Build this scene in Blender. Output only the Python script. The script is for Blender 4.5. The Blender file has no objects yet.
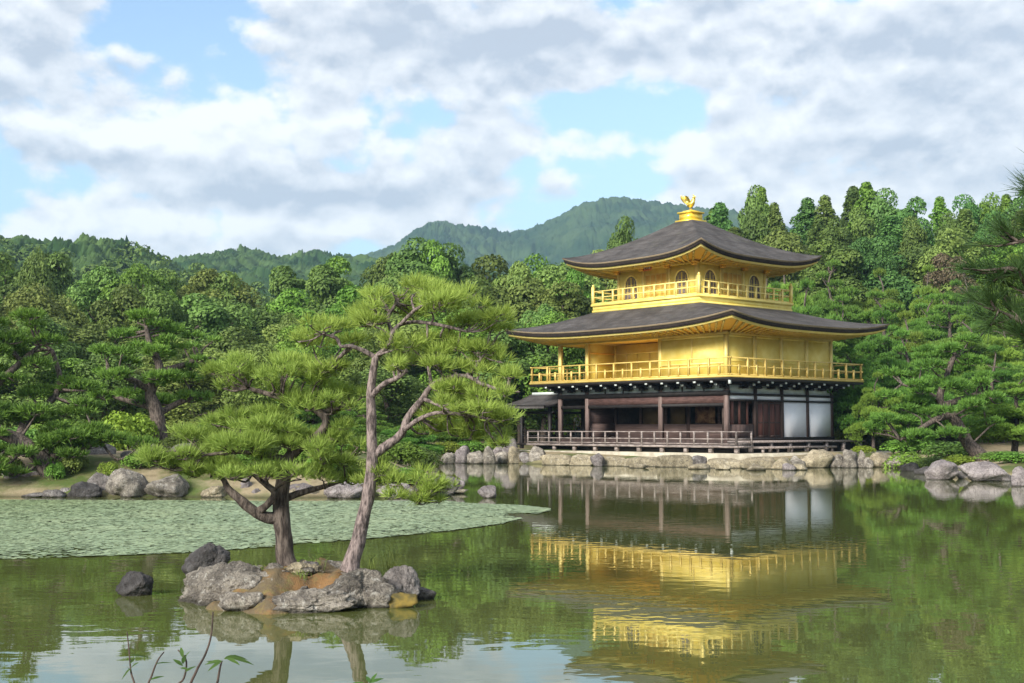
import bpy, math, random
import numpy as np
from mathutils import Vector, noise as mnoise

# ------------------------------------------------------------------ camera, sky, sun, exposure
SC = bpy.context.scene
COL = SC.collection
F, PITCH, EYE = 1270.0, 0.069, 1.75
cam = bpy.data.cameras.new('camera')
cam.sensor_width = 36.0
cam.lens = 36.0 * F / 1024.0
cam.clip_start = 0.1
cam.clip_end = 12000
camo = bpy.data.objects.new('camera', cam)
camo.location = (0, 0, EYE)
camo.rotation_euler = (math.pi / 2 + PITCH, 0, 0)
COL.objects.link(camo)
SC.camera = camo

SUN_EL, SUN_AZ = math.radians(27), math.radians(-141)   # azimuth measured from +y (view direction) towards +x
EXPOSURE = 1.32
SKY_STRENGTH = 0.10
SUN_STRENGTH = 3.3

def at(px, py, d):
    """world point at world depth y=d seen at picture position px, py"""
    X = (px - 512) / F; Y = (341.5 - py) / F
    c, s = math.cos(PITCH), math.sin(PITCH)
    dy = c - Y * s; dz = s + Y * c
    k = d / dy
    return Vector((X * k, d, EYE + dz * k))

def nd(nt, typ, **kw):
    n = nt.nodes.new(typ)
    for k, v in kw.items():
        if k == 'inp':
            for kk, vv in v.items():
                n.inputs[kk].default_value = vv
        else:
            setattr(n, k, v)
    return n

def math_n(nt, op, a, b=None, c=None, clamp=False):
    n = nt.nodes.new('ShaderNodeMath'); n.operation = op; n.use_clamp = clamp
    for i, v in enumerate((a, b, c)):
        if v is None: continue
        if isinstance(v, (int, float)): n.inputs[i].default_value = v
        else: nt.links.new(v, n.inputs[i])
    return n.outputs[0]

def mixc(nt, fac, a, b):
    n = nt.nodes.new('ShaderNodeMix'); n.data_type = 'RGBA'
    for sock, v in ((n.inputs[0], fac), (n.inputs[6], a), (n.inputs[7], b)):
        if isinstance(v, (int, float)): sock.default_value = v
        elif isinstance(v, tuple): sock.default_value = v + (1,) if len(v) == 3 else v
        else: nt.links.new(v, sock)
    return n.outputs[2]

def smooth_n(nt, v, lo, hi):
    n = nt.nodes.new('ShaderNodeMapRange'); n.interpolation_type = 'SMOOTHSTEP'
    nt.links.new(v, n.inputs[0]); n.inputs[1].default_value = lo; n.inputs[2].default_value = hi
    return n.outputs[0]

def build_world():
    w = bpy.data.worlds.new('World'); SC.world = w; w.use_nodes = True
    nt = w.node_tree; nt.nodes.clear(); L = nt.links.new
    out = nd(nt, 'ShaderNodeOutputWorld'); bg = nd(nt, 'ShaderNodeBackground')
    L(bg.outputs[0], out.inputs[0])
    sky = nd(nt, 'ShaderNodeTexSky', sky_type='NISHITA', sun_disc=False)
    sky.sun_elevation = SUN_EL; sky.sun_rotation = SUN_AZ
    sky.air_density = 1.0; sky.dust_density = 0.6; sky.ozone_density = 1.0
    tc = nd(nt, 'ShaderNodeTexCoord'); sep = nd(nt, 'ShaderNodeSeparateXYZ')
    L(tc.outputs['Generated'], sep.inputs[0])
    x, y, z = sep.outputs
    az = math_n(nt, 'ARCTAN2', x, y)
    el = math_n(nt, 'ARCSINE', math_n(nt, 'MINIMUM', math_n(nt, 'ABSOLUTE', z), 0.999))
    # fields of cumulus: heavier grey banks, brighter heads and blue gaps stand in fixed directions
    def blob(px, py, sx, sy, amp):
        a0 = math.atan((px - 512) / F); e0 = math.atan((429 - py) / F)
        u = math_n(nt, 'MULTIPLY', math_n(nt, 'SUBTRACT', az, a0), F / sx)
        v = math_n(nt, 'MULTIPLY', math_n(nt, 'SUBTRACT', el, e0), F / sy)
        r = math_n(nt, 'ADD', math_n(nt, 'MULTIPLY', u, u), math_n(nt, 'MULTIPLY', v, v))
        return math_n(nt, 'MULTIPLY', math_n(nt, 'EXPONENT', math_n(nt, 'MULTIPLY', r, -1.0)), amp)
    def total(lst):
        s = None
        for b in lst:
            o = blob(*b); s = o if s is None else math_n(nt, 'ADD', s, o)
        return s
    def field(de):
        cv = nd(nt, 'ShaderNodeCombineXYZ')
        L(math_n(nt, 'MULTIPLY', az, 9.0), cv.inputs[0])
        L(math_n(nt, 'MULTIPLY', math_n(nt, 'ADD', el, de), 13.5), cv.inputs[1]); cv.inputs[2].default_value = 3.7
        n1 = nd(nt, 'ShaderNodeTexNoise', noise_dimensions='2D', inp={'Scale': .75, 'Detail': 6, 'Roughness': 0.58, 'Distortion': 0.1})
        L(cv.outputs[0], n1.inputs['Vector'])
        n3 = nd(nt, 'ShaderNodeTexNoise', noise_dimensions='2D', inp={'Scale': 3.0, 'Detail': 4, 'Roughness': 0.62})
        L(cv.outputs[0], n3.inputs['Vector'])
        wv = nd(nt, 'ShaderNodeVectorMath', operation='MULTIPLY_ADD'); L(n3.outputs[1], wv.inputs[0]); wv.inputs[1].default_value = (.28, .28, .28); L(cv.outputs[0], wv.inputs[2])
        vo = nd(nt, 'ShaderNodeTexVoronoi', voronoi_dimensions='2D', feature='SMOOTH_F1', inp={'Scale': 2.1, 'Smoothness': .14, 'Detail': 1.0, 'Roughness': .5})
        L(wv.outputs[0], vo.inputs['Vector'])
        puff = math_n(nt, 'SUBTRACT', .5, vo.outputs['Distance'])
        return math_n(nt, 'ADD', n1.outputs[0], math_n(nt, 'MULTIPLY', puff, .24))
    cover = total([(160, 12, 90, 40, -.30), (125, 55, 60, 25, -.15), (425, 92, 50, 32, -.30), (600, 98, 120, 22, -.26),
                   (445, 8, 40, 16, -.12), (870, 4, 60, 10, -.15), (60, 195, 120, 20, -.16), (220, 236, 25, 22, -.2),
                   (560, 165, 130, 18, -.15), (470, 205, 130, 22, -.12), (840, 172, 60, 20, -.1), (100, 92, 60, 14, -.12),
                   (165, 140, 90, 45, .16), (330, 110, 70, 40, .14), (520, 40, 170, 45, .2), (690, 50, 100, 40, .14),
                   (330, 190, 170, 22, .2), (60, 235, 90, 18, .14), (160, 238, 60, 20, .14), (310, 228, 90, 20, .16),
                   (640, 140, 130, 22, .12), (740, 182, 50, 22, .16), (900, 70, 130, 60, .2), (960, 150, 120, 60, .16), (40, 30, 60, 26, .16)])
    f0 = math_n(nt, 'ADD', field(0.0), cover)
    f1 = math_n(nt, 'ADD', field(0.012), cover)
    dens = smooth_n(nt, f0, 0.275, 0.45)
    lit = math_n(nt, 'MULTIPLY', math_n(nt, 'SUBTRACT', f0, f1), 3.2)
    grey = total([(520, 45, 150, 36, .6), (330, 197, 130, 13, .75), (70, 75, 90, 20, .4), (250, 175, 120, 14, .2), (720, 8, 90, 18, .3),
                  (60, 165, 90, 14, .25), (930, 175, 110, 30, .35), (880, 110, 140, 30, .15),
                  (160, 135, 80, 28, -.45), (300, 110, 90, 22, -.25), (330, 228, 90, 14, -.55), (60, 232, 90, 14, -.4), (160, 232, 70, 14, -.4), (690, 45, 80, 26, -.35), (745, 178, 40, 14, -.35),
                  (640, 140, 110, 12, -.3), (940, 5, 40, 20, -.3)])
    shade = math_n(nt, 'ADD', math_n(nt, 'SUBTRACT', 0.40, lit), grey)
    thick = math_n(nt, 'MULTIPLY', math_n(nt, 'SUBTRACT', f0, 0.50), 1.1)
    shade = math_n(nt, 'ADD', shade, thick, clamp=True)
    ccol = mixc(nt, shade, (0.475, 0.48, 0.485), (0.245, 0.27, 0.31))
    skyc = nd(nt, 'ShaderNodeVectorMath', operation='SCALE'); L(sky.outputs[0], skyc.inputs[0]); skyc.inputs['Scale'].default_value = SKY_STRENGTH
    hz = smooth_n(nt, el, 0.36, 0.02)
    skyb = mixc(nt, math_n(nt, 'MULTIPLY', hz, 0.62), skyc.outputs[0], (0.20, 0.30, 0.365))
    fin = mixc(nt, math_n(nt, 'MULTIPLY', dens, 0.93), skyb, ccol)
    L(fin, bg.inputs[0]); bg.inputs[1].default_value = 1.0
    w.cycles.sampling_method = 'MANUAL'; w.cycles.sample_map_resolution = 512
build_world()

sun = bpy.data.lights.new('sun', 'SUN'); sun.energy = SUN_STRENGTH; sun.angle = math.radians(20.0); sun.color = (1.0, 0.95, 0.86)
suno = bpy.data.objects.new('sun', sun); COL.objects.link(suno)
sd = Vector((math.sin(SUN_AZ) * math.cos(SUN_EL), math.cos(SUN_AZ) * math.cos(SUN_EL), math.sin(SUN_EL)))
suno.rotation_euler = sd.to_track_quat('Z', 'Y').to_euler(); suno.location = (0, 0, 60)

vs = SC.view_settings
vs.view_transform = 'Standard'; vs.look = 'None'; vs.exposure = EXPOSURE; vs.gamma = 1.0; vs.use_curve_mapping = False
SC.render.engine = 'CYCLES'
SC.cycles.use_denoising = True
SC.cycles.max_bounces = 6; SC.cycles.diffuse_bounces = 3; SC.cycles.glossy_bounces = 3; SC.cycles.transmission_bounces = 3
SC.cycles.caustics_reflective = False; SC.cycles.caustics_refractive = False
SC.cycles.volume_bounces = 0

# ------------------------------------------------------------------ mesh helpers
class MB:
    def __init__(self): self.V = []; self.F = []; self.n = 0
    def add(self, V, *Fs):
        V = np.asarray(V, float).reshape(-1, 3)
        self.V.append(V)
        for f in Fs:
            f = np.asarray(f, int)
            if f.size: self.F.append(f + self.n)
        self.n += len(V); return self
    def box(self, a, b):
        x0, y0, z0 = np.minimum(a, b); x1, y1, z1 = np.maximum(a, b)
        V = [(x0,y0,z0),(x1,y0,z0),(x1,y1,z0),(x0,y1,z0),(x0,y0,z1),(x1,y0,z1),(x1,y1,z1),(x0,y1,z1)]
        return self.add(V, [(0,3,2,1),(4,5,6,7),(0,1,5,4),(1,2,6,5),(2,3,7,6),(3,0,4,7)])
    def bar(self, p, q, w, h):
        p = Vector(p); q = Vector(q); d = (q - p).normalized()
        s = d.cross(Vector((0,0,1)))
        if s.length < 1e-4: s = Vector((1,0,0))
        s.normalize(); u = s.cross(d)
        V = []
        for c in (p, q):
            for a, b in ((-1,-1),(1,-1),(1,1),(-1,1)): V.append(c + s*a*w/2 + u*b*h/2)
        return self.add([tuple(v) for v in V], [(0,1,2,3),(7,6,5,4),(0,4,5,1),(1,5,6,2),(2,6,7,3),(3,7,4,0)])
    def tube(self, pts, rad, n=8, wob=0.0, seed=0, cap=True):
        P = [Vector(p) for p in pts]; V = []; up = Vector((0.13, 0.9, 0.31))
        for i, p in enumerate(P):
            d = (P[min(i+1, len(P)-1)] - P[max(i-1, 0)]).normalized()
            s = d.cross(up)
            if s.length < 1e-3: s = d.cross(Vector((1,0,0)))
            s.normalize(); u = s.cross(d).normalized(); up = u
            for k in range(n):
                a = 2*math.pi*k/n
                r = rad[i]
                if wob:
                    dirv = s*math.cos(a) + u*math.sin(a)
                    r *= 1 + wob * mnoise.noise((p + dirv*rad[i]*1.3) * (0.6/max(rad[0],0.01)) + Vector((seed*3.1, 0, 0)))
                V.append(tuple(p + s*math.cos(a)*r + u*math.sin(a)*r))
        Q = []
        for i in range(len(P)-1):
            for k in range(n):
                k2 = (k+1) % n
                Q.append((i*n+k, i*n+k2, (i+1)*n+k2, (i+1)*n+k))
        m = len(V); T = []
        if cap:
            V.append(tuple(P[0])); V.append(tuple(P[-1]))
            for k in range(n):
                T.append((m, (k+1) % n, k)); b = (len(P)-1)*n; T.append((m+1, b+k, b+(k+1) % n))
        return self.add(V, Q, T)
    def build(self, name, mat, parent=None, smooth=False):
        return link(self.mesh(name, smooth), name, mat, parent)
    def mesh(self, name, smooth=False):
        me = bpy.data.meshes.new(name)
        V = np.concatenate(self.V); me.vertices.add(len(V)); me.vertices.foreach_set('co', V.ravel())
        tot = np.concatenate([np.full(len(f), f.shape[1]) for f in self.F]); lv = np.concatenate([f.ravel() for f in self.F])
        me.loops.add(len(lv)); me.loops.foreach_set('vertex_index', lv.astype(np.int32))
        me.polygons.add(len(tot)); st = np.concatenate([[0], np.cumsum(tot)[:-1]])
        me.polygons.foreach_set('loop_start', st.astype(np.int32))
        try: me.polygons.foreach_set('loop_total', tot.astype(np.int32))
        except Exception: pass
        if smooth: me.polygons.foreach_set('use_smooth', np.ones(len(tot), bool))
        me.update(calc_edges=True)
        return me

def link(me, name, mat, parent=None):
    o = bpy.data.objects.new(name, me); COL.objects.link(o)
    if mat is not None and len(me.materials) == 0: me.materials.append(mat)
    if parent is not None: o.parent = parent
    return o

def setmat(o, mat):
    o.material_slots[0].link = 'OBJECT'; o.material_slots[0].material = mat

def tag(o, label=None, cat=None, group=None, kind=None):
    if label: o['label'] = label
    if cat: o['category'] = cat
    if group: o['group'] = group
    if kind: o['kind'] = kind
    return o

def thing(name, label, cat, loc=(0,0,0), rz=0, group=None):
    o = bpy.data.objects.new(name, None); COL.objects.link(o); o.location = loc; o.rotation_euler = (0,0,rz)
    return tag(o, label, cat, group)

def copy_tree(o, parent=None):
    c = o.copy(); COL.objects.link(c)
    if parent is not None: c.parent = parent
    for ch in list(o.children): copy_tree(ch, c)
    return c

def cr(pts, per=5):
    """Catmull-Rom through points (tuples incl. radius as last)"""
    P = np.array(pts, float); out = []
    for i in range(len(P)-1):
        p0, p1, p2, p3 = P[max(i-1,0)], P[i], P[i+1], P[min(i+2,len(P)-1)]
        for k in range(per):
            t = k/per
            out.append(0.5*((2*p1)+(-p0+p2)*t+(2*p0-5*p1+4*p2-p3)*t*t+(-p0+3*p1-3*p2+p3)*t**3))
    out.append(P[-1]); return np.array(out)

# ------------------------------------------------------------------ materials
def new_mat(name):
    m = bpy.data.materials.new(name); m.use_nodes = True
    nt = m.node_tree; nt.nodes.clear()
    out = nt.nodes.new('ShaderNodeOutputMaterial'); b = nt.nodes.new('ShaderNodeBsdfPrincipled')
    nt.links.new(b.outputs[0], out.inputs[0])
    return m, nt, b, out

def noise_n(nt, scale, detail=4, rough=.55, vec=None, dist=0.0, stretch=None, coord='Object'):
    tc = nt.nodes.new('ShaderNodeTexCoord'); v = tc.outputs[coord]
    if stretch:
        mp = nt.nodes.new('ShaderNodeMapping'); mp.inputs['Scale'].default_value = stretch; nt.links.new(v, mp.inputs[0]); v = mp.outputs[0]
    n = nd(nt, 'ShaderNodeTexNoise', inp={'Scale': scale, 'Detail': detail, 'Roughness': rough, 'Distortion': dist})
    nt.links.new(v, n.inputs['Vector']); return n.outputs[0]

def bump_n(nt, b, h, strength, dist):
    n = nd(nt, 'ShaderNodeBump', inp={'Strength': strength, 'Distance': dist}); nt.links.new(h, n.inputs['Height']); nt.links.new(n.outputs[0], b.inputs['Normal'])

def mat_two(name, c1, c2, scale, rough=.8, stretch=None, bump=0, bdist=.02, lo=.35, hi=.65, metal=0, spec=.3, detail=5):
    m, nt, b, out = new_mat(name)
    h = noise_n(nt, scale, detail, .6, stretch=stretch)
    nt.links.new(mixc(nt, smooth_n(nt, h, lo, hi), c1, c2), b.inputs['Base Color'])
    b.inputs['Roughness'].default_value = rough; b.inputs['Metallic'].default_value = metal
    b.inputs['Specular IOR Level'].default_value = spec
    if bump: bump_n(nt, b, h, bump, bdist)
    return m

def mat_leaf(name, dark, light, scale=.9, trans=.3, rough=.6):
    m, nt, b, out = new_mat(name)
    L = nt.links.new
    g = nt.nodes.new('ShaderNodeNewGeometry'); oi = nt.nodes.new('ShaderNodeObjectInfo')
    n = noise_n(nt, scale, 3, .5)
    f = math_n(nt, 'ADD', math_n(nt, 'MULTIPLY', g.outputs['Random Per Island'], .55), math_n(nt, 'MULTIPLY', smooth_n(nt, n, .3, .7), .45))
    c = mixc(nt, f, dark, light)
    hs = nd(nt, 'ShaderNodeHueSaturation')
    L(c, hs.inputs['Color'])
    L(math_n(nt, 'MULTIPLY_ADD', oi.outputs['Random'], .028, .486), hs.inputs['Hue'])
    L(math_n(nt, 'MULTIPLY_ADD', math_n(nt, 'FRACT', math_n(nt, 'MULTIPLY', oi.outputs['Random'], 7.13)), .5, .76), hs.inputs['Value'])
    L(hs.outputs[0], b.inputs['Base Color'])
    b.inputs['Roughness'].default_value = rough; b.inputs['Specular IOR Level'].default_value = .25
    tr = nt.nodes.new('ShaderNodeBsdfTranslucent'); L(hs.outputs[0], tr.inputs[0])
    mx = nd(nt, 'ShaderNodeMixShader', inp={0: trans}); L(b.outputs[0], mx.inputs[1]); L(tr.outputs[0], mx.inputs[2]); L(mx.outputs[0], out.inputs[0])
    return m

LEAF = {
 'oak':    mat_leaf('leaves_oak', (0.076,0.134,0.030), (0.198,0.313,0.070)),
 'olive':  mat_leaf('leaves_olive', (0.111,0.159,0.033), (0.259,0.336,0.078)),
 'green':  mat_leaf('leaves_green', (0.081,0.161,0.023), (0.204,0.358,0.050)),
 'dark':   mat_leaf('leaves_dark', (0.065,0.111,0.025), (0.177,0.253,0.053)),
 'lime':   mat_leaf('leaves_lime', (0.143,0.211,0.025), (0.286,0.381,0.047)),
 'brown':  mat_leaf('leaves_brown', (0.116,0.092,0.051), (0.224,0.179,0.103)),
 'cedar':  mat_leaf('needles_cedar', (0.050,0.122,0.031), (0.136,0.267,0.060)),
 'pine':   mat_leaf('needles_pine', (0.063,0.139,0.024), (0.175,0.320,0.051), scale=1.3),
 'pinelight': mat_leaf('needles_pine_light', (0.107,0.183,0.027), (0.250,0.381,0.057), scale=1.3),
 'hero':   mat_leaf('needles_hero', (.172,.250,.040), (.370,.520,.115), scale=3.0, trans=.35),
 'far':    mat_leaf('leaves_far', (0.059,0.114,0.024), (0.157,0.227,0.042), scale=.05),
}
BARK = mat_two('bark', (.035,.026,.022), (.150,.120,.100), 24, .9, (1,1,.28), 1.0, .04, lo=.36, hi=.64, detail=8)
BARK_RED = mat_two('bark_red', (.055,.032,.024), (.150,.095,.070), 9, .9, (1,1,.3), .8, .03)
BARK_GREY = mat_two('bark_grey', (.060,.046,.044), (.260,.205,.190), 34, .9, (1,1,.30), 1.0, .03, lo=.36, hi=.62, detail=8)

def mat_gold(name, c1, c2, rough, metal):
    m, nt, b, out = new_mat(name)
    h = noise_n(nt, 2.2, 5, .6); h2 = noise_n(nt, 14, 3, .5)
    nt.links.new(mixc(nt, smooth_n(nt, h, .35, .68), c1, c2), b.inputs['Base Color'])
    b.inputs['Metallic'].default_value = metal
    nt.links.new(math_n(nt, 'MULTIPLY_ADD', h, .18, rough - .09), b.inputs['Roughness'])
    bump_n(nt, b, h2, .12, .02)
    return m
GOLD = mat_gold('gold_leaf', (.56,.40,.10), (.66,.49,.15), .5, .25)
GOLD_WALL = mat_gold('gold_leaf_wall', (.80,.62,.125), (.87,.71,.20), .52, .12)
GOLD_PALE = mat_gold('gold_leaf_pale', (.80,.63,.18), (.87,.70,.25), .5, .2)
GOLD_BOUNCE = mat_gold('gold_leaf_bounce', (.80,.45,.06), (.84,.51,.09), .5, .25)  # orange of light bouncing between gold surfaces put into the colour
VERMIL = mat_two('vermilion_paint', (.55,.13,.04), (.68,.20,.06), 4, .6)
WOOD = mat_two('dark_wood', (.030,.019,.016), (.072,.045,.038), 5, .7, (1,1,.15), .3, .01)
WOOD_RED = mat_two('red_brown_wood', (.062,.024,.018), (.120,.048,.038), 4, .65, (3,3,.2), .3, .01)
WOOD_GREY = mat_two('weathered_wood', (.13,.105,.095), (.30,.255,.235), 6, .85, (.4,2,2), .3, .01)
COLWOOD = mat_two('column_wood', (.11,.075,.066), (.20,.145,.13), 5, .75, (2,2,.2), .3, .01)
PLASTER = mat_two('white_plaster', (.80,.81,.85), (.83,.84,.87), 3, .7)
PLASTER_GREY = mat_two('shaded_plaster', (.48,.52,.50), (.58,.62,.60), 3, .8)  # frieze and bracket tips: white plaster with balcony shade in its colour
BLACKWOOD = mat_two('black_wood', (.010,.008,.008), (.022,.018,.017), 6, .6)
DARKROOM = mat_two('interior_wood', (.035,.024,.019), (.070,.048,.038), 3, .8)

def mat_roof():
    m, nt, b, out = new_mat('cypress_bark_roof')
    a = noise_n(nt, 1.1, 6, .65); f = noise_n(nt, 9, 4, .7); s = noise_n(nt, 2.5, 3, .6, stretch=(1,1,9))
    c = mixc(nt, smooth_n(nt, a, .3, .72), (.044,.040,.039), (.104,.095,.092))
    c = mixc(nt, smooth_n(nt, s, .5, .8), c, (.050,.040,.036))
    c = mixc(nt, math_n(nt, 'MULTIPLY', smooth_n(nt, f, .55, .8), .5), c, (.20,.178,.172))
    c2_ = noise_n(nt, 1.0, 3, .6, stretch=(.35, .35, 16))
    c = mixc(nt, math_n(nt, 'MULTIPLY', smooth_n(nt, c2_, .48, .62), .45), c, (.030,.024,.022))
    ms = noise_n(nt, .8, 5, .7)
    c = mixc(nt, math_n(nt, 'MULTIPLY', smooth_n(nt, ms, .56, .72), .35), c, (.105,.105,.062))
    nt.links.new(c, b.inputs['Base Color']); b.inputs['Roughness'].default_value = .9; b.inputs['Specular IOR Level'].default_value = .2
    bump_n(nt, b, math_n(nt, 'ADD', f, c2_), .6, .05)
    return m
ROOF = mat_roof()
ROOF_EDGE = mat_two('roof_edge_shingle', (.20,.15,.10), (.34,.27,.18), 8, .9, (.3,.3,14))
ROOF_SHADOW = mat_two('roof_edge_shadow', (.020,.014,.013), (.040,.030,.026), 6, .8)  # near-black colour paints the shadow gap below the shingle edge

def mat_rock(name, c1, c2, lich=(.40,.40,.38), amt=.5, scale=2.2):
    m, nt, b, out = new_mat(name)
    a = noise_n(nt, scale, 7, .65); l = noise_n(nt, scale*2.6, 5, .7, dist=.4); f = noise_n(nt, scale*9, 5, .7)
    oi = nt.nodes.new('ShaderNodeObjectInfo')
    c = mixc(nt, smooth_n(nt, a, .35, .65), c1, c2)
    cr_ = noise_n(nt, scale*1.3, 6, .75, dist=1.2)
    c = mixc(nt, math_n(nt, 'MULTIPLY', smooth_n(nt, math_n(nt, 'ABSOLUTE', math_n(nt, 'SUBTRACT', cr_, .5)), .035, .0), .7), c, (.035,.030,.028))
    c = mixc(nt, math_n(nt, 'MULTIPLY', smooth_n(nt, l, .55, .66), amt), c, lich)
    c = mixc(nt, math_n(nt, 'MULTIPLY', smooth_n(nt, f, .52, .75), .45), c, (.05,.045,.045))
    g = nt.nodes.new('ShaderNodeNewGeometry'); sp = nt.nodes.new('ShaderNodeSeparateXYZ'); nt.links.new(g.outputs['Position'], sp.inputs[0])
    zz = math_n(nt, 'ADD', sp.outputs[2], math_n(nt, 'MULTIPLY', a, .08))
    wet = smooth_n(nt, zz, .10, .055)
    hs = nd(nt, 'ShaderNodeHueSaturation'); nt.links.new(c, hs.inputs['Color'])
    nt.links.new(math_n(nt, 'MULTIPLY_ADD', oi.outputs['Random'], .5, .75), hs.inputs['Value'])
    c = mixc(nt, math_n(nt, 'MULTIPLY', wet, .75), hs.outputs[0], (.035,.032,.026))
    nt.links.new(c, b.inputs['Base Color']); b.inputs['Roughness'].default_value = .88; b.inputs['Specular IOR Level'].default_value = .25
    bump_n(nt, b, math_n(nt, 'ADD', f, math_n(nt, 'MULTIPLY', a, .6)), 1.0, .07)
    return m
ROCK = mat_rock('grey_rock', (.13,.115,.108), (.27,.245,.23))
ROCK_TAN = mat_rock('tan_rock', (.25,.21,.14), (.42,.36,.25), (.5,.47,.40), .4)
ROCK_DARK = mat_rock('dark_rock', (.045,.042,.042), (.105,.098,.096), (.2,.2,.2), .3)
ROCK_PINK = mat_rock('mauve_rock', (.19,.165,.165), (.33,.29,.28), (.40,.38,.36), .35)
ROCK_LICHEN = mat_rock('lichen_rock', (.17,.15,.128), (.42,.375,.315), (.60,.57,.51), .8, 4.0)

# ------------------------------------------------------------------ terrain
POND = np.array([(-45,6.4),(-20,6.9),(-8,6.3),(0,6.6),(8,6.2),(16,6.8),(30,6.5),(29,30),(22,40),(17.8,43.2),(16.0,44.8),(16.1,48),(17.6,53),(18.3,57.5),(17.4,59.8),(14.8,58.9),(11.8,57.3),
                 (8.1,59.0),(.9,64.7),(-1,66.6),(-3.4,66.3),(-3.5,55),(-2.4,45),(-1.6,38),(-2.0,34.2),(-5.4,32.7),(-9.5,33.1),(-13.4,33.3),(-20,31),(-45,28)], float)
ISLE = [(-2.65,12.75),( -1.0,12.0),(-.55,13.0),(-1.1,14.4),(-2.3,14.2)]

def pond_dist(x, y):
    """>0 on land: metres to the pond edge; <0 in the water"""
    x = np.asarray(x, float); y = np.asarray(y, float)
    d = np.full(x.shape, 1e9); ins = np.zeros(x.shape, bool)
    P = POND; n = len(P)
    for i in range(n):
        a = P[i]; b = P[(i+1) % n]; e = b - a
        t = np.clip(((x-a[0])*e[0]+(y-a[1])*e[1])/(e@e), 0, 1)
        d = np.minimum(d, np.hypot(x-a[0]-t*e[0], y-a[1]-t*e[1]))
        c = ((a[1] > y) != (b[1] > y)) & (x < (b[0]-a[0])*(y-a[1])/(b[1]-a[1]+1e-12)+a[0])
        ins ^= c
    return np.where(ins, -d, d)

def sstep(v, lo, hi):
    t = np.clip((v-lo)/(hi-lo), 0, 1); return t*t*(3-2*t)

def height(x, y):
    x = np.asarray(x, float); y = np.asarray(y, float)
    s = pond_dist(x, y)
    z = np.where(s < 0, -.9*sstep(-s, 0, 1.6)-.02, .34*sstep(s, 0, .5)+.26*sstep(s, .3, 3))
    land = sstep(s, 0, 1.5)
    left = sstep(x, -1.5, -4.5)*sstep(y, 31, 33)*sstep(y, 60, 45)
    z = z + land*left*.42*sstep(s, .6, 3.2)
    r = np.clip(y-70, 0, None)
    rr = np.minimum(r, 75)
    slope = .05 + .15*sstep(x, 4, 34)
    z = z + land*slope*rr*(1-.25*rr/75)
    z = z + land*.10*np.sin(x*.7+y*.31)*np.sin(y*.53-x*.22)*sstep(s, 1, 5)
    return z
def h1(x, y): return float(height(np.array([x]), np.array([y]))[0])

def build_ground():
    xs = np.concatenate([[-6000,-3000,-1500,-800,-400,-240,-160], np.arange(-120,-30,4.0), np.arange(-30,32,.55), np.arange(32,120,4.0), [130,160,240,400,800,1500,3000,6000]])
    ys = np.concatenate([[-3000,-1000,-300,-100,-40,-20,-8,-2], np.arange(0,80,.55), np.arange(80,150,3.0), [155,180,240,400,800,1500,3000,8000]])
    X, Y = np.meshgrid(xs, ys); Z = height(X, Y)
    far = np.hypot(X, Y-60); Z = np.where(far > 300, np.minimum(Z, 3) , Z)
    n, m = X.shape
    idx = np.arange(n*m).reshape(n, m)
    q = np.stack([idx[:-1,:-1], idx[:-1,1:], idx[1:,1:], idx[1:,:-1]], -1).reshape(-1, 4)
    mt, nt, b, out = new_mat('earth_and_moss')
    a = noise_n(nt, .35, 6, .6); f = noise_n(nt, 3.0, 5, .7)
    c = mixc(nt, smooth_n(nt, a, .44, .58), (.27,.22,.14), (.075,.105,.028))
    c = mixc(nt, math_n(nt, 'MULTIPLY', smooth_n(nt, f, .45, .7), .55), c, (.13,.10,.055))
    g = nt.nodes.new('ShaderNodeNewGeometry'); sp = nt.nodes.new('ShaderNodeSeparateXYZ'); nt.links.new(g.outputs['Position'], sp.inputs[0])
    c = mixc(nt, smooth_n(nt, sp.outputs[2], .12, -.05), c, (.05,.045,.025))
    nt.links.new(c, b.inputs['Base Color']); b.inputs['Roughness'].default_value = .95; b.inputs['Specular IOR Level'].default_value = .1
    bump_n(nt, b, f, .6, .08)
    tag(MB().add(np.stack([X, Y, Z], -1), q).build('ground', mt, None, True), kind='structure')
build_ground()

def build_water():
    m, nt, b, out = new_mat('pond_water')
    b.inputs['Base Color'].default_value = (.082,.095,.028,1); b.inputs['Roughness'].default_value = .015
    b.inputs['IOR'].default_value = 1.5; b.inputs['Specular IOR Level'].default_value = .6
    tc = nt.nodes.new('ShaderNodeTexCoord')
    mp = nt.nodes.new('ShaderNodeMapping'); mp.inputs['Scale'].default_value = (1.0, 1.6, 1); nt.links.new(tc.outputs['Object'], mp.inputs[0])
    n1 = nd(nt, 'ShaderNodeTexNoise', inp={'Scale': 2.6, 'Detail': 2, 'Roughness': .45, 'Distortion': .2}); nt.links.new(mp.outputs[0], n1.inputs['Vector'])
    n2 = nd(nt, 'ShaderNodeTexNoise', inp={'Scale': .22, 'Detail': 2, 'Roughness': .5}); nt.links.new(tc.outputs['Object'], n2.inputs['Vector'])
    amp = math_n(nt, 'MULTIPLY', n1.outputs[0], math_n(nt, 'MULTIPLY_ADD', smooth_n(nt, n2.outputs[0], .4, .65), .8, .35))
    bump_n(nt, b, amp, .10, .020)
    mb = MB()
    mb.add([(-60,3,0),(45,3,0),(45,80,0),(-60,80,0)], [(0,1,2,3)])
    tag(mb.build('pond_water', m), kind='structure')
build_water()

# ------------------------------------------------------------------ rocks
def ico(sub):
    import bmesh
    bm = bmesh.new(); bmesh.ops.create_icosphere(bm, subdivisions=sub, radius=1)
    V = np.array([v.co[:] for v in bm.verts]); Fc = np.array([[v.index for v in f.verts] for f in bm.faces]); bm.free(); return V, Fc
ICO = {k: ico(k) for k in (2,3,4,5,6)}

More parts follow.
